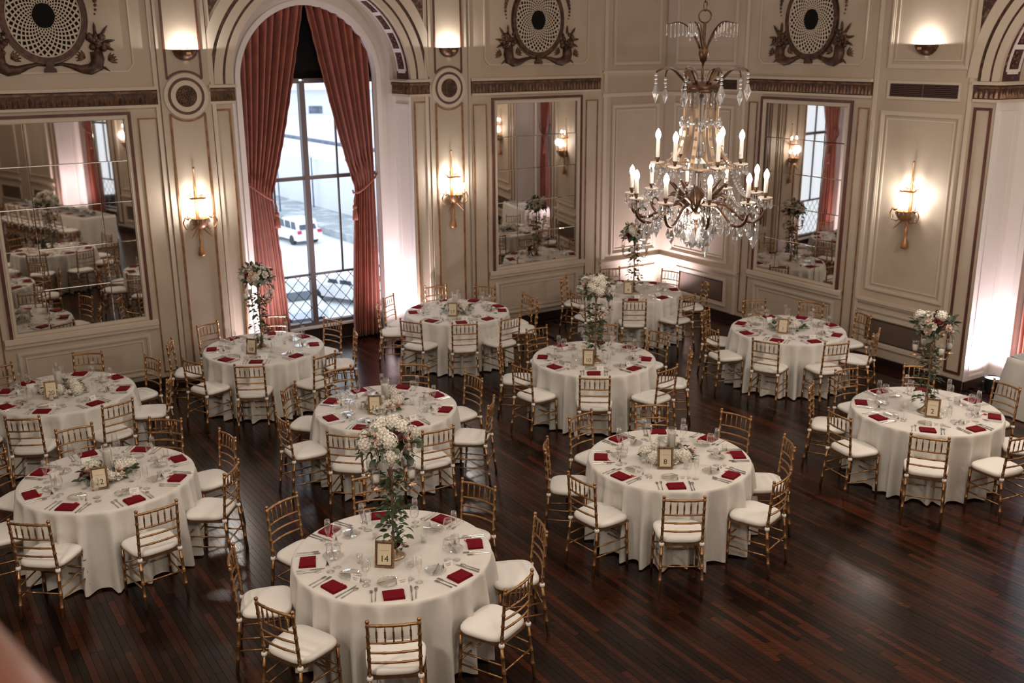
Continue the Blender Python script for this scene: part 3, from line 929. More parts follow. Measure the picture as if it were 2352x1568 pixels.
vent(WR, wall_right, 0.62, 1.78, 3.875, 4.03)
for x in (1.93, 4.46, 5.94):
    MB(WR).box(x, x + 0.06, -0.01, 0.02, 0.13, ROOM_H).build('batten', 'trim', wall_right)
moulding(WR, wall_right, 4.62, 5.90, 1.10, 3.68, 0.06)
moulding(WR, wall_right, 4.72, 5.80, 1.20, 3.58, 0.022, 0.014, steps=False)
moulding(WR, wall_right, 4.66, 5.90, 4.25, 6.1, 0.06)
moulding(WR, wall_right, 4.76, 5.80, 4.35, 6.0, 0.02, 0.012, steps=False)
rail(WR, wall_right, 4.52, 5.93, 0.90, 0.98, 0.06, name='chair_rail')
rail(WR, wall_right, 4.52, 5.93, 0.78, 0.82, 0.03)
radiator_grille(WR, wall_right, 4.70, 5.84, 0.37, 0.66)
vent(WR, wall_right, 4.73, 5.79, 3.875, 4.05)
# the next bay of the right wall, seen in the middle mirror
moulding(WR, wall_right, 9.53, 10.81, 1.10, 3.68, 0.06)
rail(WR, wall_right, 9.5, 10.9, 0.90, 0.98, 0.06, name='chair_rail')
radiator_grille(WR, wall_right, 9.60, 10.74, 0.37, 0.66)
# --- the canted wall, seen only in the left mirror
arch_window(3, WC, wall_canted, 0.0, True)
curtain(WC, 0.0, 1, 'rust velvet curtain reflected in the left mirror, nearer its centre', 'curtains of the reflected window')
curtain(WC, 0.0, -1, 'rust velvet curtain reflected in the left mirror, nearer its right frame', 'curtains of the reflected window')
for x in (-2.46, 2.46, 4.4):
    moulding(WC, wall_canted, x - .64, x + .64, 1.10, 3.68, 0.06)
    radiator_grille(WC, wall_canted, x - .55, x + .55, 0.37, 0.66)
    rail(WC, wall_canted, x - .72, x + .72, 0.90, 0.98, 0.06, name='chair_rail')
    frieze(WC, wall_canted, x - .7, x + .7, 3.87, 4.06)
# ---------------------------------------------------------------- wall lights
def rot_to(F, c):
    """z rotation that turns local +Y (outwards) to the wall's outward direction"""
    d = F(c, 1, 0) - F(c, 0, 0)
    return math.atan2(d.y, d.x) - PI / 2

def drop_prof(h, r):
    return [(0.0, -h), (r * 0.8, -h * 0.72), (r, -h * 0.55), (r * 0.45, -h * 0.2), (r * 0.12, 0.0)]
PEND = MB().lathe(drop_prof(0.07, 0.013), 6, cap=False).build('pendant', 'crystal', link=False)
BEAD = MB().ball((0, 0, 0), 0.011, 6, 4).build('bead', 'crystal', link=False)

def make_sconce():
    t = thing('wall_sconce', 'x', 'sconce')
    mb = MB().rod((0, 0.03, 2.62), (0, 0.03, 3.03), [(0, .016), (.3, .022), (.42, .012), (.92, .007), (.93, .014), (.98, .016), (1, .004)], 8)
    mb.box(-0.02, 0.02, -0.005, 0.03, 2.2, 2.7)
    mb.build('stem', 'sconcemetal', t, True)
    mb = MB().lathe([(0.10, 2.60), (0.115, 2.615), (0.10, 2.63)], 14, (0, 0.10, 0), cap=False)
    mb.tube([(0, 0.03, 2.61), (0, 0.1, 2.615)], 0.008, 5)
    for a in range(0, 360, 45):
        mb.tube([(0, 0.1, 2.615), (0.11 * math.cos(math.radians(a)), 0.1 + 0.11 * math.sin(math.radians(a)), 2.615)], 0.005, 4)
    mb.build('upper_tier', 'sconcemetal', t, True)
    bowl = MB().lathe([(0.015, 2.20), (0.06, 2.215), (0.10, 2.26), (0.115, 2.33), (0.118, 2.345)], 14, (0, 0.13, 0), cap=False).build('bowl', 'sconcemetal', t, True)
    mb = MB()
    for a in range(0, 360, 30):
        x, y = 0.116 * math.cos(math.radians(a)), 0.13 + 0.116 * math.sin(math.radians(a))
        mb.lathe(drop_prof(0.06, 0.011), 6, (x, y, 2.345), cap=False)
    stuff(mb.build('crystal_fringe', 'crystal', t))
    for sg in (-1, 1):
        MB().tube([(sg * 0.05, 0.11, 2.25), (sg * 0.12, 0.13, 2.19), (sg * 0.20, 0.13, 2.21), (sg * 0.235, 0.13, 2.29), (sg * 0.20, 0.13, 2.37), (sg * 0.16, 0.13, 2.33)], 0.009, 6).lathe([(0.005, 2.33), (0.035, 2.35), (0.04, 2.36)], 9, (sg * 0.16, 0.13, 0), cap=False).build('arm', 'sconcemetal', t, True)
        mb = MB()
        for q in range(3):
            mb.lathe(drop_prof(0.06, 0.011), 6, (sg * (0.13 + 0.05 * q), 0.13, 2.33 - 0.05 * (q == 1)), cap=False)
        mb.build('crystal_drops', 'crystal', t)
        MB().tube([(sg * 0.03, 0.12, 2.21), (sg * 0.10, 0.14, 2.13), (sg * 0.14, 0.16, 2.08)], [0.012, 0.01, 0.004], 5).build('leaf_spray', 'sconcemetal', t)
    for x, y, z in ((-0.16, 0.13, 2.36), (0.16, 0.13, 2.36), (0.0, 0.15, 2.33), (-0.095, 0.10, 2.62), (0.095, 0.10, 2.62)):
        c_ = MB().rod((x, y, z), (x, y, z + 0.09), [(0, .012), (1, .012)], 8).build('candle', 'candle', t, True)
        MB().lathe([(0.010, 0), (0.017, 0.018), (0.014, 0.038), (0.002, 0.062)], 8, (x, y, z + 0.09), cap=True).build('bulb', 'sbulb', c_, True)
    MB().lathe([(0.004, 1.80), (0.045, 1.81), (0.05, 1.84), (0.03, 1.93), (0.018, 1.95), (0.022, 2.02), (0.012, 2.2)], 10, (0, 0.06, 0)).build('tassel_tail', 'sconcemetal', t, True)
    lamp('sconce_light', 'POINT', (0, 0.20, 2.52), 27, (1.0, 0.94, 0.88), t, shadow_soft_size=0.07)
    return t
sc = make_sconce()
def put(proto, first, F, c, y, label, group):
    loc, rz = F(c, y, 0), rot_to(F, c)
    if first:
        proto.location = loc; proto.rotation_euler = (0, 0, rz); proto['label'] = label; proto['group'] = group
        return proto
    return dup(proto, loc, rz, label, None, group)
SG = 'crystal wall sconces'
put(sc, True, WL, 8.43, 0.035, 'gilt crystal sconce on the pilaster left of the curtained window', SG)
put(sc, False, WL, 4.41, 0.035, 'gilt crystal sconce on the pilaster right of the curtained window', SG)
put(sc, False, WR, 5.25, 0.0, 'gilt crystal sconce in the panel right of the chandelier, above the radiator grille', SG)
put(sc, False, WC, -2.46, 0.0, 'gilt crystal sconce seen only as a reflection in the left mirror', SG)
put(sc, False, WR, 10.17, 0.0, 'gilt crystal sconce seen only as a reflection in the middle mirror', SG)

def make_shell():
    t = thing('shell_uplighter', 'x', 'wall light')
    MB().lathe([(0.03, 4.42), (0.09, 4.44), (0.135, 4.48), (0.165, 4.54), (0.17, 4.565), (0.155, 4.56), (0.12, 4.49), (0.03, 4.45)], 18, (0, 0.0, 0), 0, PI, cap=False).build('shell_bowl', 'antique', t, True)
    MB().box(-0.03, 0.03, 0.165, 0.175, 4.50, 4.53).build('stud', 'nodegold', t)
    MB().lathe([(0.001, 4.532), (0.055, 4.532), (0.055, 4.542), (0.001, 4.542)], 12, (0.0, 0.08, 0)).build('lamp_disc', 'shelllamp', t)
    lamp('shell_light', 'POINT', (0, 0.085, 4.556), 21, (1.0, 0.94, 0.88), t, shadow_soft_size=0.012)
    return t
sh = make_shell()
SG = 'bronze shell uplighters'
put(sh, True, WL, 8.39, 0.035, 'bronze shell uplighter above the roundel left of the curtained window', SG)
put(sh, False, WL, 4.40, 0.035, 'bronze shell uplighter above the roundel right of the curtained window', SG)
put(sh, False, WR, 5.25, 0.0, 'bronze shell uplighter above the air vent on the right wall', SG)

def uplight(loc, label, power, tilt, spread=2.7):
    t = thing('floor_uplight', label, 'uplight', loc, 0, 'black LED floor uplights')
    MB().lathe([(0.09, 0.0), (0.10, 0.02), (0.115, 0.20), (0.12, 0.215), (0.105, 0.215), (0.10, 0.19)], 18).build('housing', 'blackmetal', t, True)
    MB().lathe([(0.001, 0.196), (0.10, 0.196)], 18, cap=False).build('lens', 'uplens', t)
    MB().box(-0.14, -0.125, -0.02, 0.02, 0.0, 0.16).box(0.125, 0.14, -0.02, 0.02, 0.0, 0.16).box(-0.14, 0.14, -0.02, 0.02, 0.0, 0.012).build('yoke', 'blackmetal', t)
    l = lamp('uplight_beam', 'SPOT', (0, 0, 0.225), power, (1.0, 0.85, 0.95), t, spot_size=spread, spot_blend=1.0, shadow_soft_size=0.06)
    v = Vector(tilt)
    l.rotation_euler = v.to_track_quat('-Z', 'Y').to_euler()
    return t
def dirv(a, b):
    return (b - a).normalized()
for s_, label in ((WIN_L - 0.98, 'black floor uplight right of the curtained window, hidden at the foot of its bright reveal'), (WIN_L + 0.98, 'black floor uplight left of the curtained window, behind the tall flower stand')):
    p = room(s_, 0.12, 0)
    sg = 1 if s_ > WIN_L else -1
    uplight(p, label, 230, dirv(p, room(s_ + sg * 0.62, -0.30, 2.0)))
p = room(0.55, 0.55, 0)
uplight(p, 'black floor uplight in the room corner, whitening both walls', 190, dirv(p, room(0.12, 0.12, 1.5)), 2.5)
p = room(-0.264, 6.62, 0)
uplight(p, 'black floor uplight with glowing round lens beside the white side table', 190, dirv(p, room(-0.35, 6.25, 2.3)))
p = WC(0.98, 0.12, 0)
uplight(p, 'black floor uplight at the reflected window, far reveal', 330, dirv(p, WC(1.45, -0.30, 2.2)))
p = room(-0.2, 8.75, 0)
uplight(p, 'black floor uplight at the right window, lighting its farther reveal', 220, dirv(p, room(-0.3, 9.3, 2.0)))

# ---------------------------------------------------------------- gold bamboo-turned chairs
def bamboo(p0, p1, r, nodes, n=7):
    pr = [(0, r)]
    for t in nodes:
        pr += [(t - .022, r), (t - .012, r * 1.28), (t - 0.002, r * 1.28), (t + 0.002, r * 1.28), (t + .012, r * 1.28), (t + .022, r)]
    pr.append((1, r * 0.92))
    return MB().rod(p0, p1, pr, n)
def make_chair():
    t = thing('chiavari_chair', 'x', 'chair')
    zs = 0.425
    # trapezoid seat frame
    fw, bw, fy, by = 0.205, 0.175, 0.175, -0.185
    mb = MB()
    mb.add([(-fw, fy, zs), (fw, fy, zs), (bw, by, zs), (-bw, by, zs), (-fw, fy, zs + .022), (fw, fy, zs + .022), (bw, by, zs + .022), (-bw, by, zs + .022)],
           [(0, 1, 2, 3), (7, 6, 5, 4), (0, 4, 5, 1), (1, 5, 6, 2), (2, 6, 7, 3), (3, 7, 4, 0)])
    mb.build('seat_frame', 'chairgold', t)
    # cushion: superellipse rings
    rings = []
    for k, z in ((0.90, 0.447), (0.99, 0.452), (1.02, 0.466), (1.02, 0.480), (0.985, 0.492), (0.90, 0.499), (0.6, 0.503), (0.0, 0.504)):
        row = []
        for i in range(32):
            a = 2 * PI * i / 32
            ca, sa = math.cos(a), math.sin(a)
            x = abs(ca) ** 0.5 * (1 if ca > 0 else -1) * 0.205
            y = abs(sa) ** 0.5 * (1 if sa > 0 else -1) * 0.190
            x *= 1 + 0.075 * y / 0.19
            row.append((x * k, (y + 0.0) * k, z))
        rings.append(row)
    mb = MB()
    mb.add([p for r in rings for p in r], [(j * 32 + i, j * 32 + (i + 1) % 32, (j + 1) * 32 + (i + 1) % 32, (j + 1) * 32 + i) for j in range(7) for i in range(32)])
    cu = mb.build('cushion', 'cushion', t, True)
    for sg in (-1, 1):
        MB().lathe([(0.012, 0.428), (0.020, 0.432), (0.023, 0.445), (0.020, 0.458), (0.012, 0.462)], 8, (sg * 0.174, -0.197, 0), cap=False).build('tie_bow', 'cushion', cu, True)
        # back post = rear leg + back upright, slightly kinked at the seat
        low = bamboo((sg * 0.185, -0.245, 0), (sg * 0.174, -0.195, 0.44), 0.0135, (0.27, 0.52, 0.55, 0.80))
        up = bamboo((sg * 0.174, -0.195, 0.44), (sg * 0.1725, -0.232, 0.895), 0.0125, (0.16, 0.36, 0.56, 0.76, 0.94))
        low.v += []
        o = len(low.v)
        low.v += up.v; low.fa += [tuple(i + o for i in q) for q in up.fa]
        low.ball((sg * 0.1725, -0.232, 0.902), 0.0165, 7, 4)
        low.build('back_post', 'chairgold', t, True)
        bamboo((sg * 0.205, 0.165, 0), (sg * 0.195, 0.155, 0.43), 0.0135, (0.28, 0.54, 0.57, 0.82)).build('leg', 'chairgold', t, True)
        for z in (0.185, 0.285):
            k = z / 0.43
            bamboo((sg * (0.205 - .01 * k), 0.165 - .01 * k, z), (sg * (0.185 - .011 * k), -0.245 + .05 * k, z), 0.0075, (0.33, 0.67), 6).build('stretcher', 'chairgold', t, True)
    bamboo((-0.20, 0.16, 0.285), (0.20, 0.16, 0.285), 0.0075, (0.33, 0.67), 6).build('stretcher', 'chairgold', t, True)
    bamboo((-0.20, 0.161, 0.215), (0.20, 0.161, 0.215), 0.0075, (0.33, 0.67), 6).build('stretcher', 'chairgold', t, True)
    bamboo((-0.18, -0.217, 0.24), (0.18, -0.217, 0.24), 0.0075, (0.33, 0.67), 6).build('stretcher', 'chairgold', t, True)
    def yb(z):
        return -0.195 - 0.037 * (z - 0.44) / 0.455
    def bow(z, r, nodes, name):
        pts, rs = [], []
        for i in range(17):
            q = i / 16
            pts.append((-0.172 + 0.344 * q, yb(z) - 0.022 * math.sin(q * PI), z + 0.004 * math.sin(q * PI)))
            rs.append(r * (1.25 if any(abs(q - nn) < 0.032 for nn in nodes) else 1.0))
        return MB().tube(pts, rs, 6).build(name, 'chairgold', t, True)
    bow(0.872, 0.0105, (0.25, 0.5, 0.75), 'top_rail')
    bow(0.735, 0.0085, (0.33, 0.67), 'back_rail')
    bow(0.655, 0.0085, (0.33, 0.67), 'back_rail')
    bow(0.575, 0.0085, (0.33, 0.67), 'back_rail')
    for i in range(5):
        q = (i + 1) / 6
        x, dy = -0.172 + 0.344 * q, -0.022 * math.sin(q * PI)
        MB().rod((x, yb(.735) + dy, 0.735), (x, yb(.872) + dy, 0.872), [(0, .0055), (.30, .0058), (.36, .0095), (.41, .0065), (.5, .0085), (.59, .0065), (.64, .0095), (.70, .0058), (1, .0055)], 6).build('spindle', 'chairgold', t, True)
    return t
chair0 = make_chair()
chair_used = []
def place_chair(x, y, rz, label, group):
    if not chair_used:
        chair_used.append(1)
        chair0.location = (x, y, 0); chair0.rotation_euler = (0, 0, rz)
        chair0['label'] = label; chair0['group'] = group
        return chair0
    return dup(chair0, (x, y, 0), rz, label, None, group)

# ---------------------------------------------------------------- place-setting pieces (one of each kind, then copied)
def napkin_mesh(seed):
    r = random.Random(seed)
    mb = MB()
    w, d = 0.080, 0.062
    for k in range(3):
        z = 0.0008 + k * 0.0055
        s_ = 1 - 0.03 * k
        j = [r.uniform(-0.006, 0.006) for _ in range(8)]
        b_ = [(-w * s_ + j[0], -d * s_ + j[1]), (w * s_ + j[2], -d * s_ + j[3]), (w * s_ + j[4], d * s_ + j[5]), (-w * s_ + j[6], d * s_ + j[7])]
        top = 0.005
        mb.add([(p[0], p[1], z) for p in b_] + [(p[0] * .985, p[1] * .985, z + top + r.uniform(-.0005, .0015)) for p in b_] + [(0.01 * r.uniform(-1, 1), 0, z + top + 0.003)],
               [(3, 2, 1, 0), (0, 1, 5, 4), (1, 2, 6, 5), (2, 3, 7, 6), (3, 0, 4, 7), (4, 5, 8), (5, 6, 8), (6, 7, 8), (7, 4, 8)])
    return mb.build('napkin', 'napkin', link=False)
NAPK = [napkin_mesh(i) for i in range(5)]
def favor_mesh():
    mb = MB()
    for i in range(5):
        a = i * 1.3
        mb.ball((0.012 * math.cos(a), 0.012 * math.sin(a), 0.006 + 0.003 * (i % 2)), 0.0075, 6, 4)
    mb.tube([(0, 0, .006), (0.025, 0.01, .004), (0.04, -0.004, .002)], [0.003, 0.004, 0.002], 5)
    mb.tube([(0, 0, .006), (-0.015, 0.022, .004), (-0.03, 0.028, .002)], [0.003, 0.004, 0.002], 5)
    return mb.build('berry_sprig', 'ribbon', link=False)
FAVOR = favor_mesh()
def flat(mb, pts, z0, z1):
    n = len(pts)
    return mb.add([(p[0], p[1], z0) for p in pts] + [(p[0], p[1], z1) for p in pts], [tuple(range(n))[::-1], tuple(range(n, 2 * n))] + [(i, (i + 1) % n, n + (i + 1) % n, n + i) for i in range(n)])
def fork_mesh(l):
    mb = MB()
    mb.tube([(0, -l / 2, .003), (0, -l * .2, .004), (0, l * .15, .005), (0, l * .24, .0045)], [.0055, .0035, .0025, .004], 6)
    flat(mb, [(-.006, l * .22), (.006, l * .22), (.011, l * .28), (.011, l * .34), (-.011, l * .34), (-.011, l * .28)], .003, .0052)
    for x in (-.009, -.003, .003, .009):
        mb.box(x - .0016, x + .0016, l * .34, l * .5, .003, .005)
    return mb.build('fork', 'silver', link=False)
def knife_mesh(l, name='knife'):
    mb = MB()
    mb.tube([(0, -l / 2, .004), (0, -l * .3, .0045), (0, -l * .02, .004)], [.006, .0055, .004], 6)
    flat(mb, [(-.004, -l * .02), (.004, -l * .02), (.009, l * .15), (.010, l * .36), (.004, l * .48), (-.003, l * .5), (-.005, l * .3)], .002, .0045)
    return mb.build(name, 'silver', link=False)
def spoon_mesh(l):
    mb = MB()
    mb.tube([(0, -l / 2, .003), (0, -l * .2, .004), (0, l * .2, .005), (0, l * .28, .004)], [.0055, .0035, .0025, .004], 6)
    mb.ball((0, l * .38, .004), .018, 10, 5, (0.95, 1.4, 0.28))
    return mb.build('spoon', 'silver', link=False)
FORK, FORK2, KNIFE, SPOON, BUTTER = fork_mesh(.195), fork_mesh(.17), knife_mesh(.215), spoon_mesh(.175), knife_mesh(.16, 'butter_knife')
PLATE = MB().lathe([(0.001, .003), (.052, .003), (.060, .0045), (.082, .011), (.0825, .0135), (.06, .0075), (.001, .006)], 22, cap=False).build('bread_plate', 'plate', link=False, smooth=True)
GOBLET = MB().lathe([(.001, .001), (.034, .001), (.035, .003), (.008, .008), (.0045, .02), (.0045, .065), (.010, .075), (.030, .09), (.038, .115), (.038, .14), (.031, .175), (.0295, .175), (.036, .14), (.036, .115), (.028, .092), (.001, .082)], 16, cap=False).build('water_goblet', 'glass', link=False, smooth=True)
FLUTE = MB().lathe([(.001, .001), (.031, .001), (.032, .003), (.006, .008), (.004, .02), (.004, .075), (.012, .09), (.023, .13), (.026, .165), (.022, .215), (.0208, .215), (.0245, .165), (.0215, .13), (.001, .092)], 16, cap=False).build('champagne_flute', 'glass', link=False, smooth=True)
VOTIVE = MB().lathe([(.001, .001), (.022, .001), (.027, .07), (.0255, .07), (.021, .012), (.001, .010)], 14, cap=False).build('votive_glass', 'glass', link=False, smooth=True)
VWAX = MB().lathe([(.020, .0125), (.0225, .035), (.001, .037)], 12).build('candle', 'wax', link=False, smooth=True)
def card_mesh():
    mb = MB()
    mb.add([(-.042, -.016, 0), (.042, -.016, 0), (.042, 0, .045), (-.042, 0, .045), (.042, .016, 0), (-.042, .016, 0), (-.042, -.0145, 0), (.042, -.0145, 0), (.042, .0145, 0), (-.042, .0145, 0), (.042, 0, .0425), (-.042, 0, .0425)],
           [(0, 1, 2, 3), (3, 2, 4, 5), (6, 11, 10, 7), (9, 8, 10, 11), (0, 6, 7, 1), (5, 4, 8, 9)])
    return mb.build('place_card', 'whitecard', link=False)
CARD = card_mesh()
def script_mesh():
    mb = MB()
    for row, (k, ph) in enumerate(((0.024, 0.0), (0.017, 1.7))):
        z = 0.029 - row * 0.013
        pts = []
        for i in range(25):
            x = -k + 2 * k * i / 24
            zz = z + 0.0030 * math.sin(i * 2.1 + ph) + 0.0014 * math.sin(i * 0.9)
            pts.append((x, -0.016 * (1 - zz / 0.045) - 0.0012, zz))
        mb.tube(pts, 0.0007, 3, cap=False)
    return mb.build('handwriting', 'ink', link=False)
SCRIPT = script_mesh()

# ---------------------------------------------------------------- flowers
def rose_mesh(name, mat, seed):
    """layered cupped petals around a bud"""
    r = random.Random(seed)
    mb = MB().ball((0, 0, .35), .30, 7, 5, (1, 1, 1.2))
    for ring, (n, rad, tilt, sz, zz) in enumerate(((4, .26, 0.2, .46, .40), (5, .40, 0.45, .52, .30), (6, .56, 0.75, .56, .18), (7, .72, 1.05, .56, .06))):
        for i in range(n):
            a = 2 * PI * i / n + ring * .5 + r.uniform(-.2, .2)
            ca, sa = math.cos(a), math.sin(a)
            pts = []
            for v, wv in ((0.0, .25), (0.3, .72), (0.62, .98), (0.86, .85), (1.0, .50)):
                rr_ = rad * (0.35 + 0.65 * v) + tilt * .25 * v * v
                z = zz - .25 + sz * v * (1.1 - tilt * .55) - .10 * max(0, v - .8) * tilt
                for u in (-1, -.5, 0, .5, 1):
                    w = u * wv * sz * .72
                    bow_ = -.14 * u * u
                    pts.append(((rr_ + bow_) * ca - w * sa, (rr_ + bow_) * sa + w * ca, z - .05 * u * u * v))
            mb.add(pts, [(q * 5 + u, q * 5 + u + 1, q * 5 + u + 6, q * 5 + u + 5) for q in range(4) for u in range(4)])
    return mb.build(name, mat, link=False, smooth=True)
def hydrangea_mesh(name, mat, seed):
    r = random.Random(seed)
    mb = MB().ball((0, 0, .3), .62, 8, 5)
    for i in range(62):
        z = 1 - 1.5 * (i + .5) / 62
        a = i * 2.39996
        rr_ = math.sqrt(max(0, 1 - z * z))
        n = Vector((rr_ * math.cos(a), rr_ * math.sin(a), z))
        p = Vector((0, 0, .3)) + n * (.70 + r.uniform(-.05, .07))
        x = n.orthogonal().normalized(); y = n.cross(x)
        th = r.uniform(0, 1.5)
        for q in range(4):
            t = th + q * PI / 2
            d = x * math.cos(t) + y * math.sin(t); e2 = x * math.cos(t + .7) + y * math.sin(t + .7); e3 = x * math.cos(t - .7) + y * math.sin(t - .7)
            mb.add([p, p + e3 * .11 + n * .03, p + d * .17 + n * .02, p + e2 * .11 + n * .03], [(0, 1, 2, 3)])
    return mb.build(name, mat, link=False, smooth=False)
ROSES = {k: [rose_mesh('rose', k, s_) for s_ in (1, 2)] for k in ('rosewhite', 'roseblush', 'rosered')}
HYDR = hydrangea_mesh('hydrangea', 'rosewhite', 4)
def leaf_mesh(name, mat, w):
    mb = MB()
    rows = []
    for v, k in ((0, .12), (.25, .8), (.5, 1.0), (.75, .7), (1.0, .02)):
        rows.append([(-w * k, v, .10 * math.sin(v * PI) + .05 * k), (0, v, .10 * math.sin(v * PI) - .02), (w * k, v, .10 * math.sin(v * PI) + .05 * k)])
    mb.add([p for r in rows for p in r], [(q * 3 + u, q * 3 + u + 1, q * 3 + u + 4, q * 3 + u + 3) for q in range(4) for u in range(2)])
    return mb.build(name, mat, link=False, smooth=True)
LEAF = leaf_mesh('leaf', 'leaf', .26)
LEAFG = leaf_mesh('eucalyptus_leaf', 'leafgrey', .40)
def put_dir(name, me, parent, p, d, s_, roll):
    """place mesh with its +Z (blossom) along d"""
    o = obj(name, me, parent)
    q = Vector(d).to_track_quat('Z', 'Y') @ Matrix.Rotation(roll, 3, 'Z').to_quaternion()
    o.rotation_mode = 'QUATERNION'; o.rotation_quaternion = q
    o.location = p; o.scale = (s_, s_, s_)
    return o
def put_leaf(name, me, parent, p, d, s_, roll):
    o = obj(name, me, parent)
    q = Vector(d).to_track_quat('Y', 'Z') @ Matrix.Rotation(roll, 3, 'Y').to_quaternion()
    o.rotation_mode = 'QUATERNION'; o.rotation_quaternion = q
    o.location = p; o.scale = (s_, s_, s_)
    return o
def leaves_joined(parent, items, name, mat, w):
    mb = MB()
    for p, d, s_, roll in items:
        q = Vector(d).to_track_quat('Y', 'Z') @ Matrix.Rotation(roll, 3, 'Y').to_quaternion()
        src = LEAF if mat == 'leaf' else LEAFG
        mb.add([Vector(p) + q @ (v.co * s_) for v in src.vertices], [tuple(f.vertices) for f in src.polygons])
    return stuff(mb.build(name, mat, parent, True))

def blossom_ball(t, c, R, r, hyd, near, squash=0.8, zmin=-0.45):
    """blossoms packed over a dark leafy core, leaves poking out between"""
    core = MB().ball(tuple(c - Vector((0, 0, R * .08))), R * .50, 10, 7, (1, 1, .8))
    core.build('leafy_core', 'leaf', t, True)
    n = 40
    kinds = [(q + .5) / n for q in range(n)]
    r.shuffle(kinds)
    for i in range(n):
        z = 1 - (1 - zmin) * (i + .5) / n
        a = i * 2.39996 + r.uniform(-.12, .12)
        rr_ = math.sqrt(max(0, 1 - z * z))
        d = Vector((rr_ * math.cos(a), rr_ * math.sin(a), z * squash + .05))
        p = c + d * (R * r.uniform(.68, .80))
        u = kinds[i]
        if u < hyd:
            put_dir('hydrangea', HYDR, t, p - d * R * .06, d, R * r.uniform(.34, .42), r.uniform(0, 6))
        elif u < .50:
            put_dir('rose', ROSES['rosewhite'][i % 2], t, p, d, R * r.uniform(.20, .26), r.uniform(0, 6))
        elif u < .72:
            put_dir('rose', ROSES['roseblush'][i % 2], t, p, d, R * r.uniform(.20, .26), r.uniform(0, 6))
        elif u < .85:
            put_dir('rose', ROSES['rosered'][i % 2], t, p, d, R * r.uniform(.17, .23), r.uniform(0, 6))
    L1, L2 = [], []
    for i in range(120):
        z = r.uniform(zmin - .3, .95)
        a = r.uniform(0, 2 * PI)
        rr_ = math.sqrt(max(0, 1 - min(1, z * z)))
        d = Vector((rr_ * math.cos(a), rr_ * math.sin(a), z * squash))
        p = c + d * R * r.uniform(.50, .95)
        dd = (d + Vector((r.uniform(-.7, .7), r.uniform(-.7, .7), r.uniform(-.9, .4)))).normalized()
        (L2 if i % 4 == 0 else L1).append((p, dd, R * r.uniform(.26, .42), r.uniform(-.8, .8)))
    if near:
        for q in L1:
            put_leaf('leaf', LEAF, t, *q)
        for q in L2:
            put_leaf('eucalyptus_leaf', LEAFG, t, *q)
    else:
        leaves_joined(t, L1, 'foliage', 'leaf', .2)
        leaves_joined(t, L2, 'foliage', 'leafgrey', .3)

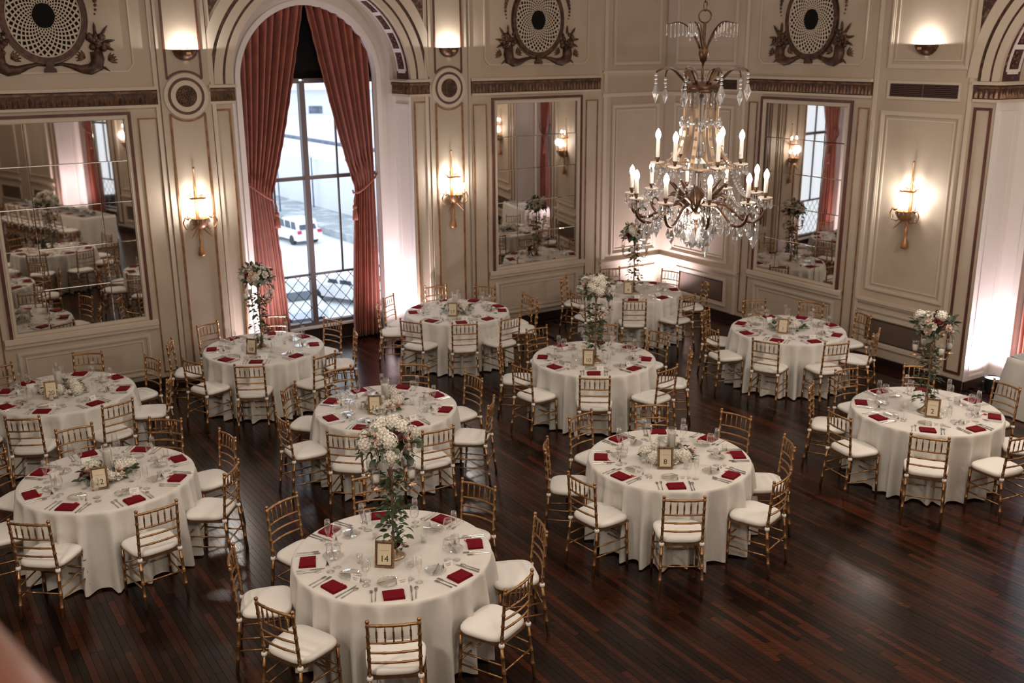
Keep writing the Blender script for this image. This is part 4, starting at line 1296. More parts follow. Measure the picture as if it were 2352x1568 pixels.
def candelabrum(n, cx, cy, rot, label, flabel, near=False, seed=1, hyd=.15):
    r = random.Random(seed)
    z0 = 0.7665
    t = thing('candelabrum', label, 'candelabrum', (cx, cy, z0), rot, 'tall gold candelabra')
    MB().lathe([(.088, 0), (.09, .006), (.075, .016), (.045, .04), (.022, .065), (.016, .08), (.001, .085)], 20).build('base', 'candelabra', t, True)
    MB().rod((0, 0, .07), (0, 0, .78), [(0, .012), (.06, .024), (.09, .014), (.12, .020), (.15, .011), (.5, .009), (.62, .010), (.68, .022), (.72, .013), (.80, .026), (.84, .014), (.9, .022), (.95, .011), (1, .012)], 12).build('stem', 'candelabra', t, True)
    MB().lathe([(.012, .78), (.015, .81), (.03, .83), (.05, .855), (.055, .87), (.045, .87), (.001, .855)], 14, cap=False).build('flower_cup', 'candelabra', t, True)
    for i in range(4):
        a = PI / 4 + i * PI / 2
        ca, sa = math.cos(a), math.sin(a)
        P = lambda rr_, z: (rr_ * ca, rr_ * sa, z)
        MB().tube([P(.012, .60), P(.05, .635), P(.09, .62), P(.125, .585), P(.16, .58), P(.185, .61), P(.19, .64)], [.009, .009, .008, .008, .008, .008, .009], 7).lathe([(.008, .64), (.040, .648), (.042, .654), (.012, .66), (.012, .675), (.022, .69)], 12, (P(.19, 0)[0], P(.19, 0)[1], 0), cap=False).build('arm', 'candelabra', t, True)
        x, y = .19 * ca, .19 * sa
        g = MB().lathe([(.001, .688), (.018, .69), (.030, .715), (.033, .745), (.028, .785), (.034, .805), (.0325, .805), (.0265, .785), (.0315, .745), (.001, .70)], 14, (x, y, 0), cap=False).build('hurricane_cup', 'glass', t, True)
        MB().lathe([(.022, .70), (.026, .755), (.001, .757)], 12, (x, y, 0)).build('candle', 'wax', g, True)
    fl = thing('flower_arrangement', flabel, 'flowers', (cx, cy, z0 + .865), rot, 'flower globes on the candelabra')
    blossom_ball(fl, Vector((0, 0, .085)), .225, r, hyd, near)
    # ivy winding down the stem, and a small posy at the foot
    iv = thing('ivy_garland', 'trailing green ivy wound round the stem of ' + n, 'ivy', (cx, cy, z0), rot, 'ivy on the candelabra')
    vine = [(.03 * math.cos(q * .55), .03 * math.sin(q * .55), .78 - q * .0255) for q in range(25)]
    MB().tube(vine, .0035, 4).build('vine', 'leaf', iv, True)
    items = []
    for q in range(165):
        zz = r.uniform(.10, .74)
        a = r.uniform(0, 2 * PI)
        d = Vector((math.cos(a), math.sin(a), r.uniform(-.7, .35))).normalized()
        rr_ = r.choice((.02, .03, .045, .07, .10))
        items.append((Vector((rr_ * math.cos(a), rr_ * math.sin(a), zz)), d, r.uniform(.05, .08), r.uniform(-.7, .7)))
    if near:
        for q in items:
            put_leaf('leaf', LEAF, iv, *q)
    else:
        leaves_joined(iv, items, 'foliage', 'leaf', .2)
    a = r.uniform(0, 6)
    po = thing('posy', 'small blush posy with leaves tucked at the foot of ' + n, 'flowers', (cx + .045 * math.cos(a), cy + .045 * math.sin(a), z0 + .075), 0, 'posies on the candelabra feet')
    for q in range(3):
        put_dir('rose', ROSES['roseblush' if q < 2 else 'rosered'][q % 2], po, (.03 * math.cos(q * 2.1), .03 * math.sin(q * 2.1), .015 + .01 * q), (math.cos(q * 2.1) * .6, math.sin(q * 2.1) * .6, .8), .032, q)
    leaves_joined(po, [(Vector((.02 * math.cos(q), .02 * math.sin(q), .0)), (math.cos(q), math.sin(q), .1), .06, 0) for q in range(7)], 'foliage', 'leaf', .2)
    return t

def low_centrepiece(n, cx, cy, rot, label, candles, seed, near=False, wide=1.0):
    r = random.Random(seed)
    z0 = 0.7665
    t = thing('flower_centrepiece', label, 'flowers', (cx, cy, z0), rot, 'low flower centrepieces')
    items, itg = [], []
    for q in range(64):
        a = r.uniform(0, 2 * PI)
        rr_ = r.uniform(.10, .21) * wide
        d = Vector((math.cos(a), math.sin(a), r.uniform(-.05, .5))).normalized()
        (itg if q % 3 == 0 else items).append((Vector((rr_ * math.cos(a) * 1.15, rr_ * math.sin(a) * .9, r.uniform(.01, .07))), d, r.uniform(.06, .09), r.uniform(-.8, .8)))
    leaves_joined(t, items, 'foliage', 'leaf', .2)
    leaves_joined(t, itg, 'foliage', 'leafgrey', .3)
    for q in range(22):
        a = q * 2.39996 + r.uniform(-.2, .2)
        rr_ = r.uniform(.085, .21) * wide
        k = r.random()
        d = (math.cos(a) * .5, math.sin(a) * .5, .85)
        p = (rr_ * math.cos(a) * 1.15, rr_ * math.sin(a) * .9, r.uniform(.03, .06))
        if k < .28:
            put_dir('hydrangea', HYDR, t, p, d, r.uniform(.075, .10), q)
        elif k < .58:
            put_dir('rose', ROSES['rosewhite'][q % 2], t, p, d, r.uniform(.055, .07), q)
        elif k < .84:
            put_dir('rose', ROSES['roseblush'][q % 2], t, p, d, r.uniform(.05, .065), q)
        else:
            put_dir('rose', ROSES['rosered'][q % 2], t, p, d, r.uniform(.045, .055), q)
    hs = (('tall', .25, .045), ('short', .15, .045), ('middle', .20, .045))
    pos = ((.03, .02), (-.075, .01), (.0, -.055))
    for q in range(candles):
        nm, h, rr_ = hs[q]
        x, y = pos[q]
        v = Vector((x, y, 0)); v.rotate(Matrix.Rotation(rot, 3, 'Z'))
        c_ = thing('pillar_candle', '%s ivory pillar candle in a glass cylinder, centre of %s' % (nm, n), 'candle', (cx + v.x, cy + v.y, z0), 0, 'pillar candles')
        MB().lathe([(.037, .004), (.038, h - .006), (.034, h), (.001, h - .003)], 18).build('wax', 'wax', c_, True)
        MB().lathe([(.001, .001), (.045, .001), (.045, h + .045), (.0435, h + .045), (.0435, .003), (.001, .003)], 20, cap=False).build('glass_cylinder', 'cylglass', c_, True)
        MB().rod((0, 0, h - .004), (0, 0, h + .008), [(0, .0012), (1, .0012)], 5).build('wick', 'ink', c_)
    return t

def table_sign(num, cx, cy, ang, label):
    """framed number card leaning back, facing the direction ang (degrees)"""
    t = thing('number_sign', label, 'sign', (cx, cy, 0.7662), math.radians(ang) + PI / 2, 'framed number signs')
    k = 0.22
    def G(x, y, z):
        return (x, y * math.cos(k) + z * math.sin(k), z * math.cos(k) - y * math.sin(k) + .004)
    w, h = .074, .205
    mb = MB(G).frame(-w, w, 0, h, .014, -.008, .008)
    mb.frame(-w + .010, w - .010, .010, h - .010, .010, -.006, .002)
    fr_ = mb.build('frame', 'signgold', t)
    MB(G).frame(-w + .013, w - .013, .013, h - .013, .005, -.009, -.004).build('inner_edge', 'ink', fr_)
    MB(G).box(-w + .014, w - .014, -.004, .003, .014, h - .014).build('card', 'card', t)
    MB(G).box(-w + .004, w - .004, .003, .008, .004, h - .004).build('back_board', 'ink', t)
    MB().add([(-.02, .03, .15), (.02, .03, .15), (.02, .105, 0), (-.02, .105, 0), (-.02, .034, .15), (.02, .034, .15), (.02, .110, 0), (-.02, .110, 0)],
             [(0, 1, 2, 3), (4, 5, 6, 7), (0, 4, 7, 3), (1, 5, 6, 2), (2, 6, 7, 3)]).build('strut', 'ink', t)
    cu = bpy.data.curves.new('number', 'FONT')
    cu.body = str(num); cu.size = .068; cu.align_x = 'CENTER'; cu.extrude = .0006
    cu.materials.append(M['ink'])
    tmp = bpy.data.objects.new('number', cu)
    COL.objects.link(tmp)
    bpy.context.view_layer.update()
    me = bpy.data.meshes.new_from_object(tmp.evaluated_get(bpy.context.evaluated_depsgraph_get()))
    bpy.data.objects.remove(tmp)
    o = obj('number', me, t)
    p = G(0, -.0048, .045)
    o.location = p
    o.rotation_euler = (PI / 2 - k, 0, 0)
    mb = MB(G)
    pts = []
    for i in range(31):
        x = -.032 + .064 * i / 30
        pts.append((x, -.0048, .132 + .0022 * math.sin(i * 1.9) + .001 * math.sin(i * .7)))
    mb.tube(pts, .0006, 3, cap=False)
    mb.build('script_line', 'ink', t)
    return t

# ---------------------------------------------------------------- round tables, cloths, chairs, settings
RT = 0.772
def round_table(x, y, label, phrase):
    t = thing('round_table', label, 'table', (x, y, 0), 0, 'round banquet tables')
    MB().lathe([(.70, .720), (.757, .722), (.762, .735), (.757, .7595), (.001, .76)], 40).build('tabletop', 'basewood', t, True)
    for a in (0.4, 0.4 + PI / 2, 0.4 + PI, 0.4 + 1.5 * PI):
        MB().rod((.42 * math.cos(a), .42 * math.sin(a), 0), (.36 * math.cos(a), .36 * math.sin(a), .722), [(0, .014), (1, .016)], 8).build('leg', 'blackmetal', t)
    return t
def cloth(x, y, seed, label):
    r = random.Random(seed)
    n = 220
    lobes = []
    # irregular hanging folds: sharp ridges at random angles
    a = r.uniform(0, .3)
    while a < 2 * PI - .12:
        lobes.append((a, r.uniform(.055, .10), r.uniform(.5, 1.15)))
        a += r.uniform(.17, .33)
    def fold(th):
        f_ = 0
        for c_, w, h in lobes:
            d = (th - c_ + PI) % (2 * PI) - PI
            f_ = max(f_, h * math.exp(-(d / w * 1.5) ** 2))
        return f_
    F_ = [fold(2 * PI * i / n) for i in range(n)]
    prof = [(.0, .7655, 0), (.45, .7655, 0), (.74, .7655, 0), (.768, .7640, 0), (RT + .006, .757, .0), (RT + .010, .735, .10), (RT + .011, .68, .28), (RT + .011, .58, .48), (RT + .011, .46, .66), (RT + .012, .34, .80), (RT + .013, .2, .91), (RT + .014, .09, .98), (RT + .015, .012, 1.0)]
    vs, fs = [], []
    for j, (rr_, z, k) in enumerate(prof):
        for i in range(n):
            th = 2 * PI * i / n
            R_ = rr_ + k * (.150 * F_[i] - .045) - (.012 * k if k > .1 else 0)
            zz = z + (0.010 * (1 - F_[i]) if j == len(prof) - 1 else 0)
            vs.append((R_ * math.cos(th), R_ * math.sin(th), zz))
    for j in range(len(prof) - 1):
        for i in range(n):
            i2 = (i + 1) % n
            fs.append((j * n + i, j * n + i2, (j + 1) * n + i2, (j + 1) * n + i))
    o = MB().add(vs, fs).build('tablecloth', 'linen', None, True)
    o.location = (x, y, 0)
    tag(o, label, 'tablecloth', 'ivory round tablecloths')
    return o

WORDS8 = ['right', 'far right', 'far', 'far left', 'left', 'near left', 'near', 'near right']
def place_words(angs):
    out = []
    w = [WORDS8[int(((a % 360) + 22.5) // 45) % 8] for a in angs]
    for a, q in zip(angs, w):
        if w.count(q) == 1:
            out.append(q)
        else:
            same = sorted([b_ % 360 for b_, q2 in zip(angs, w) if q2 == q])
            i = same.index(a % 360)
            out.append(('second ' if i else 'first ') + q)
    return out

TABLES = [
    # key, x, y, chair angles, chair radius, phrase, sign text, kind, sign angle, candles
    ('14', -0.95, 7.19, (-83, -125, -166, 146, 105, 57, 10, -35), 1.20, 'the table signed fourteen', 14, 'tall', -95, 0),
    ('8', 1.504, 9.05, (-93, -139, 178, 132, 90, 46, 4, -41), 1.17, 'the table signed eight', 8, 'low', -93, 2),
    ('22', -3.763, 8.69, (-50, -99, -143, 171, 126, 82, 38, -5), 1.17, 'the table signed twenty-two', 22, 'low', -66, 1),
    ('16', -1.394, 10.544, (-105, -147, 163, 125, 80, 36, -10, -57), 1.17, 'the table signed sixteen', 16, 'low', -86, 2),
    ('10', 1.042, 12.334, (-94, -142, 178, 126, 80, 39, -9, -47), 1.18, 'the table signed ten', 10, 'tall', -97, 0),
    ('17', -0.821, 14.735, (-82, -121, -175, 157, 109, 71, 24, 2, -46), 1.17, 'the table signed seventeen', 17, 'low', -92, 1),
    ('18', -3.29, 12.897, (-85, -123, -172, 142, 96, 50, 10, -39), 1.18, 'the window table', 18, 'tall', -105, 0),
    ('20', -5.2, 11.12, (150, 98, 52, 8, -38, -86, -131, 178), 1.17, 'the left-mirror table', 20, 'low', -68, 1),
    ('11', 1.96, 16.0, (-96, -143, 158, 103, 50, 3, -52), 1.17, 'the far-corner table', 4, 'tall', -98, 0),
    ('9', 3.852, 13.628, (-118, -162, 154, 100, 59, 16, -32, -74), 1.18, 'the right-mirror table', 1, 'low', -112, 0),
    ('12', 4.49, 10.35, (-110, -157, 161, 117, 72, 23, -22, -66), 1.18, 'the right-edge table', 2, 'tall', -110, 0),
]
rk = random.Random(21)
# distance and direction (degrees) of each framed number from its table's centre; offsets of the candelabra
SIGN_AT = {'14': (.25, -98), '8': (.28, -106), '22': (.29, -80), '16': (.25, -112), '10': (.36, -106), '17': (.32, -99), '18': (.34, -105), '20': (.24, -96), '9': (.28, -120), '12': (.27, -100), '11': (.28, -112)}
CAND_AT = {'14': (.02, -.06), '10': (.0, -.17), '12': (-.04, -.07), '18': (-.02, 0), '11': (0, -.12)}
def put_at(name, me, loc, rz, label, cat, group):
    return tag(obj(name, me, None, loc, rz), label, cat, group)
for ti, (key, tx, ty, angs, cr_, ph, num, kind, sang, nc) in enumerate(TABLES):
    near = key in ('14', '8', '22', '16')
    round_table(tx, ty, 'round banquet table hidden under its ivory cloth, ' + ph, ph)
    cloth(tx, ty, 100 + ti, 'ivory floor-length linen cloth draped over ' + ph)
    words_ = place_words(angs)
    rt = random.Random(300 + ti)
    for ang, wd in zip(angs, words_):
        a = math.radians(ang)
        u = Vector((math.cos(a), math.sin(a), 0))
        R_ = cr_ - 0.222 + rt.uniform(-.02, .03)
        place_chair(tx + u.x * R_, ty + u.y * R_, a + PI / 2 + math.radians(rt.uniform(-4, 4)), 'gold bamboo-style chair with white cushion, %s side of %s' % (wd, ph), 'gold chairs round the tables')
        if key == '22' and ang in (171,) and False:
            continue
        # local frame of the place: +y towards the table centre
        rz = a + PI / 2
        side = Vector((-u.y, u.x, 0))
        zt = 0.7656
        base = Vector((tx, ty, zt))
        def P(x, rad, z=0.0):
            return base + u * rad + side * x + Vector((0, 0, z))
        jj = lambda k: rt.uniform(-k, k)
        w = '%s place of %s' % (wd, ph)
        put_at('napkin', NAPK[rt.randrange(5)], P(jj(.008), .665 + jj(.012)), rz + jj(.12), 'folded crimson napkin, ' + w, 'napkin', 'crimson napkins')
        if rt.random() < .55:
            put_at('berry_sprig', FAVOR, P(.05 + jj(.02), .595 + jj(.01)), rz + jj(1.5), 'scarlet berry sprig, ' + w, 'favour', 'scarlet berry sprigs')
        put_at('dinner_fork', FORK, P(-.125 + jj(.006), .64 + jj(.01)), rz + jj(.06), 'silver dinner fork beside the napkin, ' + w, 'fork', 'dinner forks')
        put_at('salad_fork', FORK2, P(-.160 + jj(.006), .65 + jj(.01)), rz + jj(.06), 'shorter silver salad fork, ' + w, 'fork', 'salad forks')
        put_at('table_knife', KNIFE, P(.125 + jj(.006), .64 + jj(.01)), rz + jj(.06), 'silver table knife beside the napkin, ' + w, 'knife', 'table knives')
        put_at('teaspoon', SPOON, P(.158 + jj(.006), .65 + jj(.01)), rz + jj(.06), 'silver teaspoon outside the knife, ' + w, 'spoon', 'teaspoons')
        px, pr = -.03 + jj(.02), .47 + jj(.015)
        put_at('bread_plate', PLATE, P(px, pr), 0, 'clear glass bread plate, ' + w, 'plate', 'clear bread plates')
        put_at('butter_knife', BUTTER, P(px + jj(.01), pr, .0135), rz + PI / 2 + .35 + jj(.3), 'silver butter knife on the glass plate, ' + w, 'knife', 'butter knives')
        cd = put_at('place_card', CARD, P(.065 + jj(.012), .50 + jj(.01)), rz + jj(.35), 'white folded place card, ' + w, 'card', 'place cards')
        obj('handwriting', SCRIPT, cd)
        put_at('water_goblet', GOBLET, P(.135 + jj(.012), .445 + jj(.015)), 0, 'clear stemmed water goblet, ' + w, 'glass', 'water goblets')
        put_at('champagne_flute', FLUTE, P(.185 + jj(.012), .50 + jj(.015)), 0, 'clear champagne flute, ' + w, 'glass', 'champagne flutes')
    for q in range(4):
        a = math.radians(angs[0] + 28 + 90 * q)
        v = put_at('votive_glass', VOTIVE, (tx + .285 * math.cos(a), ty + .285 * math.sin(a), .7656), 0, 'small glass votive, %s of the centre of %s' % (WORDS8[int(((math.degrees(a) % 360) + 22.5) // 45) % 8], ph), 'votive', 'glass votives')
        obj('candle', VWAX, v)
    soff, sa = SIGN_AT[key][0], math.radians(SIGN_AT[key][1])
    table_sign(num, tx + soff * math.cos(sa), ty + soff * math.sin(sa), sang + rk.uniform(-3, 3), 'gold framed number card leaning near the centre of ' + ph)
    cdx, cdy = CAND_AT.get(key, (0, 0))
    if kind == 'tall':
        candelabrum(ph, tx + cdx, ty + cdy, 0.3 + ti, 'tall gold four-armed candelabrum with glass cups on ' + ph, 'globe of white, blush and burgundy flowers high above ' + ph, key == '14', 40 + ti, {'14': .33, '10': .28, '11': .12}.get(key, .05))
    else:
        low_centrepiece(ph, tx, ty, 0.4 * ti, 'low ring of white and blush flowers with greenery on ' + ph, nc, 60 + ti, near, 1.0)
# ---------------------------------------------------------------- chandelier
def spline(pts, k=4):
    out = []
    n = len(pts)
    for i in range(n - 1):
        p0, p1, p2, p3 = pts[max(i - 1, 0)], pts[i], pts[i + 1], pts[min(i + 2, n - 1)]
        for q in range(k):
            t = q / k
            out.append(tuple(.5 * (2 * b_ + (c_ - a_) * t + (2 * a_ - 5 * b_ + 4 * c_ - d_) * t * t + (3 * b_ - a_ - 3 * c_ + d_) * t ** 3) for a_, b_, c_, d_ in zip(p0, p1, p2, p3)))
    out.append(tuple(pts[-1]))
    return out
CHX, CHY = 1.122, 6.11
def make_chandelier():
    t = thing('chandelier', 'crystal and bronze chandelier with two tiers of lit candle bulbs, hanging on a chain', 'chandelier', (CHX, CHY, 0))
    ME = 'antique'
    # chain to the ceiling, ring
    z = 4.79
    k = 0
    ch = MB()
    while z < ROOM_H - 0.02:
        pts = []
        for i in range(13):
            a = 2 * PI * i / 12
            x, zz = .010 * math.cos(a), .028 * math.sin(a)
            pts.append((x if k % 2 == 0 else 0, 0 if k % 2 == 0 else x, z + zz))
        ch.tube(pts, .0035, 4, cap=False)
        z += .047; k += 1
    ch.build('chain', ME, t, True)
    MB().lathe([(.001, ROOM_H - .09), (.03, ROOM_H - .08), (.09, ROOM_H - .03), (.11, ROOM_H)], 16, cap=False).build('ceiling_rose', ME, t, True)
    MB().tube([(.036 * math.cos(a), 0, 4.735 + .036 * math.sin(a)) for a in [2 * PI * i / 20 for i in range(21)]], .0055, 6, cap=False).build('ring', ME, t, True)
    MB().lathe([(.004, 4.70), (.010, 4.69), (.008, 4.60), (.014, 4.565), (.028, 4.55), (.030, 4.52), (.022, 4.49), (.008, 4.475), (.006, 4.44), (.010, 4.43), (.007, 4.40), (.012, 4.38)], 12, cap=False).build('upper_stem', ME, t, True)
    def pend(parent, p, s_=1.0, name='pendant'):
        o = obj(name, PEND, parent, p)
        o.scale = (s_, s_, s_)
        return o
    # top fronds with fringe of prisms
    for i in range(5):
        a = 0.35 + 2 * PI * i / 5
        ca, sa = math.cos(a), math.sin(a)
        ts = [q / 10 for q in range(11)]
        pts = [(.018 + .20 * q ** 1.25, 4.54 + .165 * math.sin(min(1.0, q * 1.12) * PI * .60)) for q in ts]
        fr_ = MB().tube([(p[0] * ca, p[0] * sa, p[1]) for p in pts], [.006, .007, .007, .006, .006, .005, .005, .004, .004, .003, .002], 6).build('frond', ME, t, True)
        fringe = MB()
        for q in (4, 5, 6, 7, 8, 9, 10):
            for h in (0,):
                if q + h > 10:
                    continue
                x = pts[q][0] + h * ((pts[min(q + 1, 10)][0]) - pts[q][0]); zz = pts[q][1] + h * (pts[min(q + 1, 10)][1] - pts[q][1])
                fringe.rod((x * ca, x * sa, zz - .004), (x * ca, x * sa, zz - .075 - .012 * math.sin(q)), [(0, .0015), (.1, .0036), (.75, .0040), (.92, .0052), (1, .001)], 5)
        fringe.build('prism_fringe', 'crystal', fr_)
    # crown with acanthus leaves carrying long drops
    MB().lathe([(.012, 4.385), (.07, 4.375), (.105, 4.36), (.115, 4.335), (.105, 4.31), (.085, 4.32), (.04, 4.36)], 20, cap=False).build('crown', ME, t, True)
    for i in range(8):
        a = 0.2 + 2 * PI * i / 8
        ca, sa = math.cos(a), math.sin(a)
        L_ = (.285, .235)[i % 2]
        pts = [(.09, 4.355), (.13, 4.40), (.18, 4.445), (.225, 4.455 if i % 2 == 0 else 4.44), (L_, 4.43 if i % 2 == 0 else 4.40)]
        mb = MB()
        rows = []
        pts = spline([p + (w_,) for p, w_ in zip(pts, (.012, .026, .028, .017, .003))], 3)
        for q, (rr_, zz, w) in enumerate(pts):
            rows.append([((rr_) * ca - w * sa, rr_ * sa + w * ca, zz - .008), (rr_ * ca, rr_ * sa, zz + .004), (rr_ * ca + w * sa, rr_ * sa - w * ca, zz - .008)])
        mb.add([p for r in rows for p in r], [(q * 3 + u, q * 3 + u + 1, q * 3 + u + 4, q * 3 + u + 3) for q in range(len(pts) - 1) for u in range(2)])
        mb.tube([(p[0] * ca, p[0] * sa, p[1] - .004) for p in pts], .0045, 5)
        lf = mb.build('acanthus_leaf', ME, t, True)
        ex, ey, ez = L_ * ca, L_ * sa, pts[-1][1]
        dr = MB()
        for q in range(3):
            dr.ball((ex, ey, ez - .018 - q * .022), .009, 6, 4)
        # kite-shaped drop
        zc = ez - .075
        s_ = 1.0 if i % 2 == 0 else .85
        dr.lathe([(.0, -.105 * s_), (.024 * s_, -.045 * s_), (.008 * s_, 0.0)], 5, (ex, ey, zc), cap=False)
        dr.build('kite_drop', 'crystal', lf)
    for i in range(16):
        a = 2 * PI * i / 16
        pend(t, (.11 * math.cos(a), .11 * math.sin(a), 4.315), 1.0 + .25 * (i % 2))
    # cage of flared gilt ribs, beads along them
    def rib(zv):
        # radius of the cage at height
        if zv > 4.12:
            return .098
        q = (4.12 - zv) / .24
        return .098 + .105 * q ** 2.1
    zs = [4.33, 4.25, 4.18, 4.12, 4.07, 4.02, 3.97, 3.93, 3.90, 3.88]
    for i in range(8):
        a = PI / 8 + 2 * PI * i / 8
        ca, sa = math.cos(a), math.sin(a)
        mb = MB()
        rows = [[], []]
        for q, zz in enumerate(zs):
            rr_ = rib(zz); w = .0085 + .005 * (q / 9)
            rows[0].append((rr_ * ca - w * sa, rr_ * sa + w * ca, zz)); rows[1].append((rr_ * ca + w * sa, rr_ * sa - w * ca, zz))
        n = len(zs)
        out_ = [tuple(Vector(p) + Vector((ca, sa, 0)) * .006) for p in rows[0]], [tuple(Vector(p) + Vector((ca, sa, 0)) * .006) for p in rows[1]]
        mb.strip(rows[0], rows[1]).strip(out_[0], out_[1]).strip(rows[0], out_[0]).strip(rows[1], out_[1])
        rb_ = mb.build('cage_rib', 'warmbronze', t, True)
        bd = MB()
        for q in range(9):
            zz = zs[q] - .02
            bd.ball(((rib(zz) + .012) * ca, (rib(zz) + .012) * sa, zz), .0085 if q % 2 else .011, 6, 4)
        bd.build('rib_beads', 'crystal', rb_)
    MB().tube([(.205 * math.cos(a), .205 * math.sin(a), 3.882) for a in [2 * PI * i / 32 for i in range(33)]], .008, 6, cap=False).build('cage_ring', 'warmbronze', t, True)
    gl = MB()
    for i in range(12):
        a = 2 * PI * i / 12
        for q in range(3):
            gl.ball((.115 * math.cos(a + q * .17), .115 * math.sin(a + q * .17), 4.13 - .015 * math.sin(q * PI / 2) + .01), .012, 6, 4)
    gl.build('bead_garland', 'crystal', t)
    core = MB().lathe([(.008, 4.30), (.03, 4.28), (.034, 4.24), (.022, 4.15), (.034, 4.11), (.012, 4.08), (.028, 4.02), (.036, 3.97), (.02, 3.93), (.05, 3.90), (.06, 3.87), (.02, 3.84), (.012, 3.75)], 10, cap=False).build('glass_baluster', 'crystal', t)
    MB().rod((0, 0, 3.45), (0, 0, 4.40), [(0, .004), (1, .004)], 6).build('core_rod', ME, t)
    bobe = [(.010, -.004), (.040, .004), (.044, .010), (.040, .012), (.010, .006)]
    def candle(rr_, a, z, ch_, arm):
        x, y = rr_ * math.cos(a), rr_ * math.sin(a)
        MB().lathe(bobe, 16, (x, y, z), cap=False).build('bobeche', 'bobeche', arm, True)
        MB().lathe([(.006, .0), (.009, .012), (.016, .03), (.0155, .034)], 10, (x, y, z + .004)).build('candle_cup', ME, arm, True)
        MB().rod((x, y, z + .032), (x, y, z + .032 + ch_), [(0, .0122), (1, .0122)], 10).build('candle_sleeve', 'candle', arm, True)
        MB().lathe([(.009, 0), (.0145, .012), (.0165, .024), (.013, .040), (.006, .053), (.001, .060)], 10, (x, y, z + .032 + ch_)).build('bulb', 'bulb', arm, True)
        fr_ = MB()
        for q in range(7):
            b_ = 2 * PI * q / 7
            fr_.ball((x + .040 * math.cos(b_), y + .040 * math.sin(b_), z - .008), .006, 5, 3)
            fr_.lathe(drop_prof(.045, .009), 5, (x + .040 * math.cos(b_), y + .040 * math.sin(b_), z - .014), cap=False)
        fr_.build('bobeche_drops', 'crystal', arm)
    # upper tier
    for i in range(6):
        a = math.radians(-74) + 2 * PI * i / 6
        ca, sa = math.cos(a), math.sin(a)
        arm = MB().tube([(.20 * ca, .20 * sa, 3.882), (.225 * ca, .225 * sa, 3.872), (.245 * ca, .245 * sa, 3.886)], .007, 6).build('upper_arm', 'warmbronze', t, True)
        candle(.245, a, 3.892, .115, arm)
    # hub, leaves, lower scrolled arms
    MB().lathe([(.012, 3.76), (.03, 3.75), (.055, 3.72), (.075, 3.67), (.072, 3.62), (.05, 3.585), (.02, 3.57), (.012, 3.545), (.006, 3.5), (.004, 3.46)], 16, cap=False).build('hub', ME, t, True)
    for i in range(16):
        a = 2 * PI * i / 16 + .1
        ca, sa = math.cos(a), math.sin(a)
        hi = i % 2
        pts = [(.06, 3.655), (.10, 3.69 + .02 * hi), (.15, 3.715 + .05 * hi), (.19, 3.70 + .10 * hi)]
        pts = spline(pts, 3)
        MB().tube([(p[0] * ca, p[0] * sa, p[1]) for p in pts], [.007, .008, .010, .011, .011, .010, .008, .006, .004, .001], 5).build('hub_leaf', ME, t, True)
    for i in range(10):
        a = math.radians(-90.5) + 2 * PI * i / 10
        ca, sa = math.cos(a), math.sin(a)
        prof = [(.07, 3.625), (.12, 3.655), (.18, 3.645), (.235, 3.60), (.29, 3.565), (.345, 3.565), (.385, 3.595), (.402, 3.645), (.40, 3.695)]
        prof = spline(prof, 3)
        arm = MB().tube([(p[0] * ca, p[0] * sa, p[1]) for p in prof], .0095, 7)
        sc_ = []
        for q in range(10):
            b_ = PI * .9 - q * .55
            rr_ = .035 * (1 - q / 14)
            sc_.append(((.365 + rr_ * math.cos(b_)) * ca, (.365 + rr_ * math.cos(b_)) * sa, 3.625 + rr_ * math.sin(b_)))
        arm.tube(sc_, [.007 * (1 - q / 16) for q in range(10)], 5)
        arm = arm.build('lower_arm', ME, t, True)
        candle(.40, a, 3.70, .085, arm)
        for q, (rr_, zz, s_) in enumerate(((.20, 3.61, 1.0), (.255, 3.57, 1.2), (.315, 3.55, 1.35), (.36, 3.56, 1.0))):
            pend(t, (rr_ * ca, rr_ * sa, zz), s_)
            pend(t, (rr_ * math.cos(a + .14), rr_ * math.sin(a + .14), zz + .015), s_ * .8)
        if i % 2 == 0:
            pend(t, (.345 * ca, .345 * sa, 3.53), 1.9, 'long_drop')
    # bead strands from the cage ring to the lower arms, and swags between arms
    for i in range(10):
        a = math.radians(-90.5) + 2 * PI * i / 10
        st = MB()
        for q in range(17):
            u = q / 16
            rr_ = .205 + .16 * u
            zz = 3.875 - .195 * u - .055 * math.sin(u * PI)
            st.ball((rr_ * math.cos(a), rr_ * math.sin(a), zz), .0085, 6, 3)
        st.build('bead_strand', 'crystal', t)
        sw = MB()
        a2 = a + 2 * PI / 10
        for q in range(15):
            u = q / 14
            b_ = a + (a2 - a) * u
            sw.ball((.365 * math.cos(b_), .365 * math.sin(b_), 3.685 - .10 * math.sin(u * PI)), .008, 6, 3)
        stuff(sw.build('bead_swag', 'crystal', t))
        s3 = MB()
        for q in range(12):
            u = q / 11
            b_ = a + .31
            rr_ = .075 + .2 * u
            s3.ball((rr_ * math.cos(b_), rr_ * math.sin(b_), 3.74 - .14 * math.sin(u * PI) - .06 * u), .008, 6, 3)
        stuff(s3.build('bead_swag', 'crystal', t))
    # bottom cluster
    for ring_, (n, rr_, zz, s_) in enumerate(((12, .075, 3.575, 1.1), (10, .11, 3.60, 1.2), (8, .085, 3.52, 1.5), (6, .05, 3.475, 1.3), (4, .022, 3.47, 1.2))):
        for i in range(n):
            a = 2 * PI * i / n + ring_
            pend(t, (rr_ * math.cos(a), rr_ * math.sin(a), zz), s_)
    for i in range(6):
        a = 2 * PI * i / 6 + .5
        ca, sa = math.cos(a), math.sin(a)
        MB().tube([(.01 * ca, .01 * sa, 3.50), (.04 * ca, .04 * sa, 3.545), (.08 * ca, .08 * sa, 3.545), (.09 * ca, .09 * sa, 3.52)], .003, 4).build('wire_hook', ME, t)
    MB().ball((0, 0, 3.425), .026, 8, 6).build('crystal_ball', 'crystal', t)
